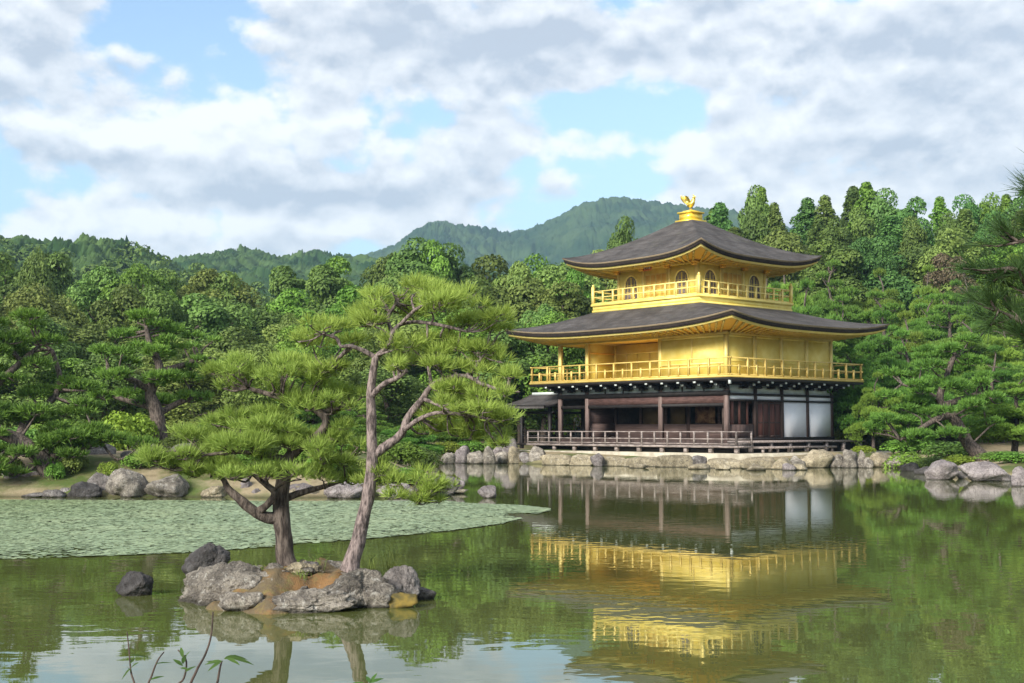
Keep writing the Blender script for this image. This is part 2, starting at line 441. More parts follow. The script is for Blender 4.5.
def rock_mesh(seed, sub=4, planes=13, rough=.10, flat=1.0):
    rg = np.random.RandomState(seed); D, Fc = ICO[sub]
    N = rg.normal(size=(planes, 3)); N /= np.linalg.norm(N, axis=1)[:,None]; dist = rg.uniform(.55, 1.0, planes)
    dots = D @ N.T
    r = np.full(len(D), 1.12)
    for k in range(planes):
        t = np.where(dots[:,k] > .05, dist[k]/np.maximum(dots[:,k], .05), 9)
        r = -np.log(np.exp(-14*r)+np.exp(-14*np.minimum(t, 3)))/14
    off = Vector((seed*7.7, 3.3, 1.1))
    nz = np.array([mnoise.fractal(Vector(d)*1.7+off, 1.0, 2.1, 5) for d in D])
    nz2 = np.array([abs(mnoise.noise(Vector(d)*4+off)) for d in D])
    nz3 = np.array([mnoise.fractal(Vector(d)*6+off, .8, 2.2, 4) for d in D])
    r = r*(1+rough*1.2*nz-.9*rough*(.5-nz2)*.6+rough*.42*nz3)
    V = D*r[:,None]
    mn, mx = V.min(0), V.max(0); V = (V-(mn+mx)/2)/((mx-mn)/2)
    return V, Fc

RN = [0]
def rock(px, ybase, wpx, hpx, mat, label, d=None, depth=.8, seed=None, sink=.25, name='rock', group=None, sub=4, rz=None, parent=None, rough=.10, lean=0, z0=0.0, boxy=0):
    """boulder whose waterline (height z0) front is seen at px, ybase, wpx wide and hpx high"""
    RN[0] += 1; seed = seed or RN[0]*13+5
    if d is None: d = (EYE-z0)*F/(ybase-429.3)
    V, Fc = rock_mesh(seed, sub, rough=rough)
    if boxy: V = np.sign(V)*np.abs(V)**(1-boxy)*(1+0*V)
    w = wpx*d/F/2; h = hpx*d/F; dp = w*depth
    hh = h/(2-2*sink)*1.0
    V = V*np.array([w, dp, hh]); V[:,0] += lean*V[:,2]
    c = at(px, ybase, d); base = Vector((c.x, d+dp*.75, z0))
    V[:,2] += hh*(1-2*sink)
    o = MB().add(V, Fc).build(name, mat, parent, True); o.location = base
    return tag(o, label, 'rock', group)

# ------------------------------------------------------------------ the golden pavilion
A = 0.8557
BAY = 2.12
UL, VR = 5.5*BAY, 4*BAY
CX, CY = 10.33, 61.16
PAV = thing('golden_pavilion', 'three storey golden pavilion with curved brown roofs standing at the edge of the pond', 'pavilion', (CX, CY, 0), -A)
class PB(MB):
    """shapes in pavilion coordinates: u along the south face to the left, v along the east face, z up"""
    def bb(self, u0, u1, v0, v1, z0, z1): return self.box((-u0, v0, z0), (-u1, v1, z1))
    def br(self, p, q, w, h): return self.bar((-p[0], p[1], p[2]), (-q[0], q[1], q[2]), w, h)
    def cyl(self, u, v, z0, z1, r, n=12): return self.tube([(-u, v, z0), (-u, v, z1)], [r, r], n)
def pv(u, v, z=0.0):
    c, s = math.cos(A), math.sin(A)
    return Vector((CX - u*c + v*s, CY + u*s + v*c, z))

Z_DECK, Z_FL1, Z_BAL, Z_TOP2, Z_BAL3, Z_TOP3 = .98, 1.22, 4.30, 6.34, 8.50, 10.22
# stone platform under the pavilion
PB().bb(-2.6, 13.2, -2.35, 11.0, -.3, .62).build('stone_platform', mat_two('platform_stone', (.30,.265,.20), (.46,.42,.33), 1.6, .9, None, .5, .05), PAV)
# decks
def deck(u0, u1, v0, v1, z, board=True):
    mb = PB(); mb.bb(u0, u1, v0, v1, z-.10, z)
    return mb.build('deck', WOOD_GREY, PAV)
deck(-1.75, 12.9, -1.45, -.22, Z_DECK)
deck(-1.25, -.16, -.19, 9.7, Z_FL1-.02)
deck(-1.85, -1.28, .35, 6.3, .93)
for u in np.arange(-1.6, 13, 1.55): PB().bb(u-.09, u+.09, -1.35, -1.17, .62, Z_DECK-.103).build('deck_support', WOOD_GREY, PAV)
for v in np.arange(.4, 9.8, 1.5): PB().bb(-1.2, -1.02, v-.09, v+.09, .62, Z_FL1-.123).build('deck_support', WOOD_GREY, PAV)
for v in np.arange(.5, 6.3, 1.1): PB().bb(-1.80, -1.70, v-.06, v+.06, .62, .827).build('deck_support', WOOD_GREY, PAV)
PB().bb(-1.0, 12.6, -.9, -.8, .60, Z_DECK-.105).bb(-.9, -.8, -.8, 9.4, .60, Z_FL1-.125).build('under_deck_shade', BLACKWOOD, PAV)  # black sheets stand in for the shadow beneath the decks
# first floor slab and core
PB().bb(-.15, UL+.15, -.2, VR+.15, .60, Z_FL1).build('floor_slab', WOOD, PAV)

def rail_side(name, p, q, z, h, post_w, mat, n, parent=PAV, rails=(0., .5, 1.), over=.0, tall=True, half=False):
    """railing from p to q (u,v): the rails are one mesh, each post a child"""
    mb = PB(); P = Vector((p[0], p[1], 0)); Q = Vector((q[0], q[1], 0)); d = (Q-P).normalized()
    for r in rails:
        a = P - d*over; b = Q + d*over; zz = z + post_w*.5 + (h-post_w*.6)*r
        mb.br((a.x, a.y, zz), (b.x, b.y, zz), post_w*.62, post_w*.72)
    o = mb.build(name, mat, parent)
    for i in range(n+1):
        c = P.lerp(Q, i/n); pm = PB(); hh = h*(.62 if (half and i % 2) else 1.0)
        pm.bb(c.x-post_w/2-.004, c.x+post_w/2+.004, c.y-post_w/2-.004, c.y+post_w/2+.004, z, z+hh+.012); pm.build('post', mat, o)
    return o
# waterside railing of the low deck
rail_side('deck_railing', (12.82, -1.38), (-1.68, -1.38), Z_DECK, .66, .07, WOOD_GREY, 17, rails=(0.08, .45, 1.))
rail_side('deck_railing', (-1.68, -1.38), (-1.68, -.28), Z_DECK, .66, .07, WOOD_GREY, 1, rails=(.08, .45, 1.))

# first storey columns
def column(u, v, z0, z1, w, mat):
    PB().bb(u-w/2, u+w/2, v-w/2, v+w/2, z0, z1).build('column', mat, PAV)
for u in (0, 2*BAY, 4.5*BAY, 5.5*BAY):
    column(u, 0, Z_FL1, 3.96, .21, COLWOOD)
for u in (0, 2*BAY, 4.5*BAY): column(u, BAY, Z_FL1, 3.96, .19, WOOD)
for v in (2*BAY, 3*BAY, 4*BAY): column(0, v, Z_FL1, 3.96, .19, WOOD)
for v in (BAY, 2*BAY, 4*BAY): column(5.5*BAY, v, Z_FL1, 3.96, .19, WOOD)
for v in (2*BAY, 4*BAY): column(4.5*BAY, v, Z_FL1, 3.96, .19, WOOD)
# beams of the first storey
mb = PB()
mb.bb(-.13, UL+.13, -.14, .14, 3.40, 3.62)
mb.bb(-.14, .14, .145, VR+.13, 3.40, 3.50)
mb.bb(-.14, .14, .145, VR+.13, 3.12, 3.20)
mb.bb(-.15, UL+.15, -.15, .15, 3.90, 4.0)
mb.bb(-.15, .15, .155, VR+.15, 3.90, 4.0)
mb.bb(UL-.13, UL+.13, .145, VR, 3.30, 3.55)
mb.bb(4.5*BAY-.1, 4.5*BAY+.1, BAY+.1, VR, 3.30, 3.55)
mb.bb(-.12, .12, .1, VR+.12, Z_FL1, Z_FL1+.12)
mb.build('beam', BLACKWOOD, PAV)
# long brown board wall above the front openings
PB().bb(.11, 4.5*BAY-.11, -.05, .05, 3.02, 3.398).build('transom_board', mat_two('transom_wood', (.060,.030,.026), (.110,.060,.052), 3, .75, (1,1,4)), PAV)
PB().bb(.10, UL-.1, -.09, .09, 2.86, 3.017).build('lintel', BLACKWOOD, PAV)
# recessed wall of the first floor behind the veranda (openings with gold and painted panels)
mb = PB()
mb.bb(.1, 4.5*BAY-.1, BAY-.05, BAY+.05, Z_FL1, 2.02)
mb.bb(.1, 4.5*BAY-.1, BAY-.05, BAY+.05, 3.0, 3.9)
mb.bb(4.5*BAY-.05, 4.5*BAY+.05, .12, BAY-.1, Z_FL1, 2.05)
mb.bb(4.5*BAY-.05, 4.5*BAY+.05, .12, BAY-.1, 2.98, 3.9); mb.bb(4.5*BAY-.01, 4.5*BAY+.03, .12, BAY-.1, 2.05, 2.98)
for u in (1.05*BAY, 2.75*BAY, 3.6*BAY): mb.bb(u-.06, u+.06, BAY-.06, BAY+.06, 2.02, 3.0)
mb.build('inner_wall', mat_two('inner_wall_wood', (.075,.048,.042), (.13,.088,.078), 4, .75, (.3,.3,5)), PAV)
PB().bb(.1, UL-.1, -.1, VR-.1, 3.92, 3.97).build('ceiling_board', DARKROOM, PAV)
PB().bb(.15, 4.5*BAY-.06, BAY*2.5, BAY*2.5+.1, Z_FL1, 3.9).bb(4.5*BAY-.055, 4.5*BAY+.045, BAY+.1, VR, Z_FL1, 3.3).bb(.1, 4.5*BAY, VR-.06, VR+.04, Z_FL1, 3.9).build('back_wall', DARKROOM, PAV)
for u0, u1, z0, z1, m in ((.5, 1.75, 2.0, 2.95, 'g'), (2.6, 3.9, 2.05, 2.92, 'r'), (4.6, 5.6, 2.0, 2.9, 'd'), (6.0, 7.7, 1.9, 2.92, 'd')):
    mm = {'g': mat_two('old_gold_panel', (.42,.24,.05), (.60,.38,.09), 1.2, .6), 'r': mat_two('painted_panel', (.10,.035,.02), (.50,.30,.14), 1.6, .6), 'd': mat_two('dim_panel', (.09,.055,.02), (.16,.105,.04), 2, .7)}[m]
    PB().bb(u0, u1, BAY+.09, BAY+.13, z0, z1).build('interior_panel', mm, PAV)
# inside figure stand: dark altar block with stepped top in front of the gold panel
PB().bb(.15, .95, BAY*1.3, BAY*1.3+.5, Z_FL1, 2.3).bb(.3, .8, BAY*1.3+.1, BAY*1.3+.4, 2.3, 2.75).build('altar', DARKROOM, PAV)
# east face: bay 1 open with low board, bay 2 doors, bays 3 and 4 white
mb = PB(); mb.bb(-.04, .04, .11, BAY-.1, Z_FL1+.12, 1.98); mb.build('low_board', mat_two('low_board_wood', (.050,.030,.026), (.100,.066,.058), 4, .75, (3,3,.3)), PAV)
for a, b in ((.18, .40), (.78, .92), (1.40, 1.50)):
    PB().bb(-.03, .03, a*1.0+.1, b+.1, 1.98, 3.12).build('shutter_stile', WOOD_RED, PAV)
mb = PB(); mb.bb(.3, .4, .12, BAY-.12, 1.6, 3.1); mb.build('back_screen', DARKROOM, PAV)
def door(v0, v1):
    mb = PB(); mb.bb(-.045, .03, v0, v1, Z_FL1+.12, 3.11)
    o = mb.build('door', WOOD_RED, PAV)
    st = PB()
    for t in (0, .48, .96): st.bb(-.075, -.047, v0+(v1-v0)*t, v0+(v1-v0)*t+.05, Z_FL1+.13, 3.10)
    for z in (Z_FL1+.16, 2.05, 3.0): st.bb(-.072, -.0468, v0+.05, v1-.05, z, z+.07)
    st.build('stile', WOOD, o)
door(BAY+.12, BAY+1.05); door(BAY+1.08, 2*BAY-.12)
for k in (2, 3): PB().bb(-.05, .03, k*BAY+.10, (k+1)*BAY-.10, Z_FL1+.14, 3.115).build('white_panel', PLASTER, PAV)
for k in range(4): PB().bb(-.05, .03, k*BAY+.10, (k+1)*BAY-.10, 3.205, 3.395).build('transom_panel', PLASTER, PAV)
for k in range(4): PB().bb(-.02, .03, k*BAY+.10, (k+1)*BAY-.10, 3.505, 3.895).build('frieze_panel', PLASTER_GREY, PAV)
for u0, u1 in ((0, 2*BAY), (2*BAY, 4.5*BAY), (4.5*BAY, 5.5*BAY)):
    n = max(1, round((u1-u0)/(BAY*.68)))
    for k in range(n):
        a = u0+(u1-u0)*k/n; b = u0+(u1-u0)*(k+1)/n
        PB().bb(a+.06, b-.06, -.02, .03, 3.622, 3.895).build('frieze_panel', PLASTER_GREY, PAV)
# brackets carrying the balcony: dark stepped arms with white tips
def bracket_south(u):
    mb = PB()
    mb.bb(u-.10, u+.10, -.42, -.16, 3.72, 3.84); mb.bb(u-.09, u+.09, -.80, -.16, 3.845, 3.96); mb.bb(u-.08, u+.08, -1.10, -.16, 3.965, 4.06); mb.bb(u-.28, u+.28, -.165, -.142, 3.74, 3.86)
    o = mb.build('bracket', BLACKWOOD, PAV)
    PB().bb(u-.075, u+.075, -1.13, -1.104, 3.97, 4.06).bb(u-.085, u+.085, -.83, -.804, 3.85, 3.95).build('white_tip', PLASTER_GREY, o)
def bracket_east(v):
    mb = PB()
    mb.bb(-.42, -.16, v-.10, v+.10, 3.72, 3.84); mb.bb(-.80, -.16, v-.09, v+.09, 3.845, 3.96); mb.bb(-1.10, -.16, v-.08, v+.08, 3.965, 4.06); mb.bb(-.165, -.142, v-.28, v+.28, 3.74, 3.86)
    o = mb.build('bracket', BLACKWOOD, PAV)
    PB().bb(-1.13, -1.104, v-.075, v+.075, 3.97, 4.06).bb(-.83, -.804, v-.085, v+.085, 3.85, 3.95).build('white_tip', PLASTER_GREY, o)
for u in np.linspace(0, UL, 12): bracket_south(u)
for v in np.linspace(BAY/2, VR, 8): bracket_east(v)
mb = PB(); mb.br((-.2,-.2,3.95),(-1.1,-1.1,4.02),.14,.12); o = mb.build('bracket', BLACKWOOD, PAV)
PB().bb(-1.16, -1.06, -1.16, -1.06, 3.88, 4.09).build('white_tip', PLASTER_GREY, o)

# balcony of the second storey
OB = 1.2
PB().bb(-OB, UL+OB, -OB, VR+OB, 4.08, 4.20).build('balcony_underside', BLACKWOOD, PAV)
PB().bb(-OB-.03, UL+OB+.03, -OB-.03, VR+OB+.03, 4.203, Z_BAL).build('balcony', GOLD, PAV)
e = OB-.08
rail_side('balcony_railing', (UL+e, -e), (-e, -e), Z_BAL, .84, .085, GOLD, 22, over=.12, half=True)
rail_side('balcony_railing', (-e, -e), (-e, VR+e), Z_BAL, .84, .085, GOLD, 16, over=.12, half=True)
rail_side('balcony_railing', (UL+e, -e), (UL+e, VR+e), Z_BAL, .84, .085, GOLD, 16, over=.12, half=True)
rail_side('balcony_railing', (UL+e, VR+e), (-e, VR+e), Z_BAL, .84, .085, GOLD, 16, over=.12, half=True)
# second storey columns
for u in (0, 2*BAY, 4.5*BAY, 5.5*BAY): column(u, 0, Z_BAL, Z_TOP2, .19, GOLD_PALE)
for v in (BAY, 2*BAY, 3*BAY, 4*BAY): column(0, v, Z_BAL, Z_TOP2, .20, GOLD_PALE)
for v in (BAY, 2*BAY, 4*BAY): column(5.5*BAY, v, Z_BAL, Z_TOP2, .19, GOLD)
column(4.5*BAY, BAY, Z_BAL, Z_TOP2, .19, GOLD_PALE); column(4.5*BAY, 4*BAY, Z_BAL, Z_TOP2, .19, GOLD)
def wall(name, mat, *b):
    mb = PB(); mb.bb(*b); return mb.build(name, mat, PAV)
def moulding(o, mat, *bs):
    for b in bs: PB().bb(*b).build('moulding', mat, o)
w = wall('wall', GOLD_WALL, .10, 2*BAY-.10, -.05, .06, Z_BAL, Z_TOP2)
moulding(w, GOLD_PALE, (.1, 2*BAY-.1, -.085, -.053, Z_BAL+.62, Z_BAL+.70), (.1, 2*BAY-.1, -.085, -.053, Z_TOP2-.12, Z_TOP2-.01), (BAY-.05, BAY+.05, -.08, -.053, Z_BAL+.70, Z_TOP2-.12), (.1, 2*BAY-.1, -.08, -.053, Z_BAL+.02, Z_BAL+.10))
for k in range(4):
    w = wall('wall', GOLD_WALL, -.03, .05, k*BAY+.10, (k+1)*BAY-.10, Z_BAL, Z_TOP2)
    moulding(w, GOLD_WALL, (-.055, -.033, k*BAY+.1, (k+1)*BAY-.1, Z_BAL+.75, Z_BAL+.81), (-.055, -.033, k*BAY+.1, (k+1)*BAY-.1, Z_TOP2-.10, Z_TOP2-.01))
w = wall('wall', GOLD_WALL, 2*BAY, 4.5*BAY-.10, BAY-.04, BAY+.05, Z_BAL, Z_TOP2)
moulding(w, GOLD_PALE, (2*BAY+.05, 4.5*BAY-.1, BAY-.075, BAY-.043, Z_BAL+1.52, Z_BAL+1.60), *[(2*BAY+.05+f, 2*BAY+.13+f, BAY-.075, BAY-.043, Z_BAL, Z_BAL+1.515) for f in (0, .85, 1.65, 2.6, 3.5, 4.3)])
w = wall('wall', GOLD_WALL, 2*BAY-.05, 2*BAY+.05, .1, BAY-.045, Z_BAL, Z_TOP2)
w = wall('wall', GOLD_WALL, 4.5*BAY-.045, 4.5*BAY+.045, .1, BAY-.1, Z_BAL, Z_TOP2)
moulding(w, GOLD_BOUNCE, (4.5*BAY-.08, 4.5*BAY-.048, .12, BAY-.12, Z_BAL+1.50, Z_BAL+1.58), (4.5*BAY-.08, 4.5*BAY-.048, .12, BAY-.12, Z_BAL+.9, Z_BAL+.96))
wall('wall', GOLD_WALL, 4.5*BAY-.04, 4.5*BAY+.04, BAY+.1, VR-.1, Z_BAL, Z_TOP2)
wall('wall', GOLD_WALL, .1, 4.5*BAY-.1, VR-.05, VR+.05, Z_BAL, Z_TOP2)
mb = PB(); mb.bb(-.13, UL+.13, -.13, .13, Z_TOP2, Z_TOP2+.16); mb.bb(-.13, .13, .133, VR+.13, Z_TOP2, Z_TOP2+.16); mb.bb(UL-.13, UL+.13, .133, VR+.13, Z_TOP2, Z_TOP2+.16); mb.bb(.133, UL-.133, VR-.13, VR+.13, Z_TOP2, Z_TOP2+.16)
mb.build('beam', GOLD, PAV)
PB().bb(.14, UL-.14, .14, VR-.14, Z_TOP2+.05, Z_TOP2+.10).build('ceiling_board', GOLD_BOUNCE, PAV)

# roofs: hipped surfaces, hollow in profile, with corners that sweep up
def roof_ring(u0, u1, v0, v1, off, zmid, up, n=20, pw=3.2):
    cs = [(u0+off, v0+off), (u1-off, v0+off), (u1-off, v1-off), (u0+off, v1-off)]
    P = []
    for k in range(4):
        a, b = cs[k], cs[(k+1) % 4]
        for i in range(n):
            t = i/n; s = abs(2*t-1)
            P.append((-(a[0]+(b[0]-a[0])*t), a[1]+(b[1]-a[1])*t, zmid+up*s**pw))
    return P
def roof(name, eave, top, zmid, up, ztop, wall_rect, zwall, hollow=1.35, n=20, pw=3.2):
    T = 14; rings = []
    for j in range(T+1):
        t = j/T
        r = [eave[i]+(top[i]-eave[i])*t for i in range(4)]
        zz = zmid+(ztop-zmid)*(t**hollow if hollow > 1 else t)
        rings.append(roof_ring(*r, 0, zz, up*(1-t)**2.2, n, pw))
    def strip(R):
        m = len(R[0]); V = np.array(R).reshape(-1, 3); Q = []
        for j in range(len(R)-1):
            for k in range(m): Q.append((j*m+k, j*m+(k+1) % m, (j+1)*m+(k+1) % m, (j+1)*m+k))
        return V, Q
    mb = MB(); V, Q = strip(rings); mb.add(V, Q)
    R = mb.build(name, ROOF, PAV, True)
    ed = MB(); V, Q = strip([roof_ring(*eave, o, zmid+dz, up, n, pw) for o, dz in ((0, -.003), (.02, -.085), (.10, -.09))]); ed.add(V, Q); ed.build('shingle_edge', ROOF_EDGE, R)
    dk = MB(); V, Q = strip([roof_ring(*eave, o, zmid+dz, up, n, pw) for o, dz in ((.06, -.088), (.08, -.26), (.22, -.265))]); dk.add(V, Q); dk.build('shadow_edge', ROOF_SHADOW, R)
    fa = MB(); V, Q = strip([roof_ring(*eave, o, zmid+dz, up*.96, n, pw) for o, dz in ((.16, -.25), (.17, -.36), (.30, -.365))]); fa.add(V, Q); fa.build('fascia', GOLD_PALE, R)
    E = eave; W = wall_rect; rr = []
    for t in (0, .35, .7, 1):
        rc = [E[0]+.28+(W[0]-E[0]-.28)*t, E[1]-.28+(W[1]-E[1]+.28)*t, E[2]+.28+(W[2]-E[2]-.28)*t, E[3]-.28+(W[3]-E[3]+.28)*t]
        rr.append(roof_ring(*rc, 0, zmid-.34+(zwall-zmid+.34)*t, up*.95*(1-t)**1.3, n, pw))
    so = MB(); V, Q = strip(rr); so.add(V, Q); S = so.build('soffit', GOLD_BOUNCE, R)
    # rafters under the eaves
    rf = MB()
    m = len(rr[0]); k = 0; r0, r3 = np.array(rr[0]), np.array(rr[3])
    for side in range(4):
        L0 = np.linalg.norm(r0[(side*n+n-1) % m]-r0[side*n])
        cnt = int(L0/.42)
        for i in range(1, cnt):
            t = i/cnt*n; a = int(t); f = t-a
            def pick(Rg):
                Rg = np.array(Rg); p, q = Rg[(side*n+a) % m], Rg[(side*n+a+1) % m]; return p+(q-p)*f
            P = [pick(x) for x in rr]
            # keep rafters square to the wall
            for aa, bb2 in zip(P[:-1], P[1:]):
                rf.bar(aa-np.array([0,0,.035]), bb2-np.array([0,0,.035]), .09, .09)
    rf.build('rafters', GOLD, S)
    return R
E2 = 2.2
PAV_R1 = roof('lower_roof', (-E2, UL+E2, -E2, VR+E2), (3.08-.9, 8.58+.9, 1.49-.9, 6.99+.9), 6.84, .44, 8.12, (.0, UL, .0, VR), Z_TOP2+.17, 1.15)
# third storey
U0, U1, V0, V1 = 3.08, 8.58, 1.49, 6.99
O3 = 1.05
PB().bb(U0-O3+.12, U1+O3-.12, V0-O3+.12, V1+O3-.12, 7.7, 8.30).build('balcony_base', GOLD, PAV)
PB().bb(U0-O3, U1+O3, V0-O3, V1+O3, 8.05, 8.16).bb(U0-O3-.05, U1+O3+.05, V0-O3-.05, V1+O3+.05, 8.38, Z_BAL3).bb(U0-O3+.03, U1+O3-.03, V0-O3+.03, V1+O3-.03, 8.162, 8.377).build('balcony', GOLD_WALL, PAV)
e3 = O3-.05
for p, q in (((U1+e3, V0-e3), (U0-e3, V0-e3)), ((U0-e3, V0-e3), (U0-e3, V1+e3)), ((U1+e3, V0-e3), (U1+e3, V1+e3)), ((U1+e3, V1+e3), (U0-e3, V1+e3))):
    rail_side('balcony_railing', p, q, Z_BAL3, .70, .08, GOLD_PALE, 10, over=.05)
for u, v in ((U0-e3, V0-e3), (U1+e3, V0-e3), (U0-e3, V1+e3), (U1+e3, V1+e3)):
    mb = PB(); mb.bb(u-.075, u+.075, v-.075, v+.075, Z_BAL3, Z_BAL3+.95); mb.tube([(-u, v, Z_BAL3+.95), (-u, v, Z_BAL3+1.02), (-u, v, Z_BAL3+1.10)], [.055, .075, .01], 8); mb.build('newel', GOLD_PALE, PAV)
S3 = 5.5/3
for i in range(4):
    column(U0+S3*i, V0, Z_BAL3, Z_TOP3, .17, GOLD_PALE); column(U0+S3*i, V1, Z_BAL3, Z_TOP3, .17, GOLD_PALE)
for i in (1, 2):
    column(U0, V0+S3*i, Z_BAL3, Z_TOP3, .17, GOLD_PALE); column(U1, V0+S3*i, Z_BAL3, Z_TOP3, .17, GOLD_PALE)
WIN = mat_two('window_lattice_dark', (.12,.095,.085), (.20,.165,.15), 6, .7)
def face_pt(side, s, off, z):
    """side 0: south face, side 1: east face; s metres from the near corner, off metres outwards"""
    return (-(U0+s), V0-off, z) if side == 0 else (-(U0-off), V0+s, z)
def panel_box(mb, side, s0, s1, o0, o1, z0, z1):
    mb.box(face_pt(side, s0, o0, z0), face_pt(side, s1, o1, z1)); return mb
def bell_outline(w, h, n=8):
    P = [(-w/2*1.06, 0), (-w/2*.98, h*.45)]
    for i in range(n+1):
        t = i/n; a = math.pi*(1-t)
        P.append((w/2*.95*math.cos(a), h*.55+h*.45*math.sin(a)**.85))
    P += [(w/2*.98, h*.45), (w/2*1.06, 0)]
    return P
def bell_window(side, s, zb, w=.90, h=1.22):
    prof = bell_outline(w, h)
    def prism(prof, o0, o1, cs, cz):
        V = [face_pt(side, cs+a, o0, cz+b) for a, b in prof]+[face_pt(side, cs+a, o1, cz+b) for a, b in prof]; n = len(prof)
        mb = MB(); mb.add(V, [tuple(range(n))], [tuple(range(2*n-1, n-1, -1))], [(i, (i+1) % n, n+(i+1) % n, n+i) for i in range(n)]); return mb
    o = prism(prof, .052, .062, s, zb).build('window', WIN, PAV)
    out = bell_outline(w+.15, h+.08); V = []; n = len(prof)
    for oo in (.054, .105):
        V += [face_pt(side, s+a, oo, zb+b) for a, b in prof]+[face_pt(side, s+a, oo, zb+b) for a, b in out]
    Q = []
    for i in range(n-1):
        Q += [(i, i+1, n+i+1, n+i), (2*n+i, 3*n+i, 3*n+i+1, 2*n+i+1), (i, 2*n+i, 2*n+i+1, i+1), (n+i, n+i+1, 3*n+i+1, 3*n+i)]
    MB().add(V, Q).build('window_frame', GOLD_PALE, o)
    mb = MB()
    for a in (-.2, 0, .2): panel_box(mb, side, s+a*w/.72-.012-(.02 if a == 0 else 0), s+a*w/.72+.012+(.02 if a == 0 else 0), .063, .078, zb+.01, zb+h*(.93 if a == 0 else .80))
    for b in (.3, .6): panel_box(mb, side, s-w*.44, s+w*.44, .064, .075, zb+h*b, zb+h*b+.02)
    mb.build('lattice', GOLD_WALL, o)
for side in (0, 1):
    for k in range(3):
        mb = MB(); panel_box(mb, side, S3*k+.085, S3*(k+1)-.085, .0, .05, Z_BAL3, Z_TOP3); w = mb.build('wall', GOLD_WALL, PAV)
        if k == 1:
            for d in range(4):
                s0 = S3+.15+d*.385
                mb = MB(); panel_box(mb, side, s0, s0+.37, .053, .085, Z_BAL3+.05, Z_BAL3+1.42); o = mb.build('door', GOLD_PALE, PAV)
                lt = MB()
                for a in np.linspace(.06, .31, 5): panel_box(lt, side, s0+a-.013, s0+a+.013, .087, .10, Z_BAL3+.62, Z_BAL3+1.36)
                panel_box(lt, side, s0+.03, s0+.34, .088, .098, Z_BAL3+.30, Z_BAL3+.36)
                lt.build('lattice', GOLD_BOUNCE, o)
    bell_window(side, S3*.52, Z_BAL3+.22); bell_window(side, S3*2.48, Z_BAL3+.22)
PB().bb(U0+.05, U1-.05, V1, V1+.05, Z_BAL3, Z_TOP3).bb(U1, U1+.05, V0+.05, V1-.05, Z_BAL3, Z_TOP3).build('wall', GOLD_WALL, PAV)
mb = PB(); mb.bb(U0-.13, U1+.13, V0-.13, V0+.13, Z_TOP3, Z_TOP3+.14); mb.bb(U0-.13, U0+.13, V0+.133, V1+.13, Z_TOP3, Z_TOP3+.14); mb.bb(U1-.13, U1+.13, V0+.133, V1+.13, Z_TOP3, Z_TOP3+.14); mb.bb(U0+.133, U1-.133, V1-.13, V1+.13, Z_TOP3, Z_TOP3+.14)
mb.build('beam', GOLD, PAV)
for u, v in [(U0+S3*i, V0-.2) for i in range(4)]+[(U0-.2, V0+S3*i) for i in range(1, 4)]:
    PB().bb(u-.12, u+.12, v-.12, v+.12, Z_TOP3-.10, Z_TOP3+.02).bb(u-.2, u+.2, v-.2, v+.2, Z_TOP3+.02, Z_TOP3+.11).build('bracket', GOLD_BOUNCE, PAV)
PB().bb(U0-.05, U0+.12, V1+.0, V1+.17, Z_TOP3-.22, Z_TOP3+.2).build('bracket', VERMIL, PAV)
# name board under the upper eaves
mb = PB(); mb.br((5.95, V0-.62, Z_TOP3-.16), (5.95, V0-.42, Z_TOP3+.34), .56, .05); o = mb.build('name_board', VERMIL, PAV)
mb = PB()
for k in (-.16, .0, .16): mb.br((5.95+k, V0-.64, Z_TOP3-.08), (5.95+k, V0-.50, Z_TOP3+.26), .05, .03)
mb.build('board_stroke', PLASTER, o)
PAV_R2 = roof('upper_roof', (U0-E2, U1+E2, V0-E2, V1+E2), (5.83-.55, 5.83+.55, 4.24-.55, 4.24+.55), 10.52, .56, 13.0, (U0, U1, V0, V1), Z_TOP3+.15, 1.22, n=24, pw=3.4)
# pale hip flashing towards the right corner of the upper roof
mb = PB(); pts = []
for t in np.linspace(.25, .92, 14):
    u = (U0-E2)+(5.83-.55-(U0-E2))*t; v = (V1+E2)+(4.24+.55-(V1+E2))*t
    v -= 2.0*(1-t)**.7
    zz = 10.52+(13.0-10.52)*t**1.22+.03
    pts.append((-u, v, zz))
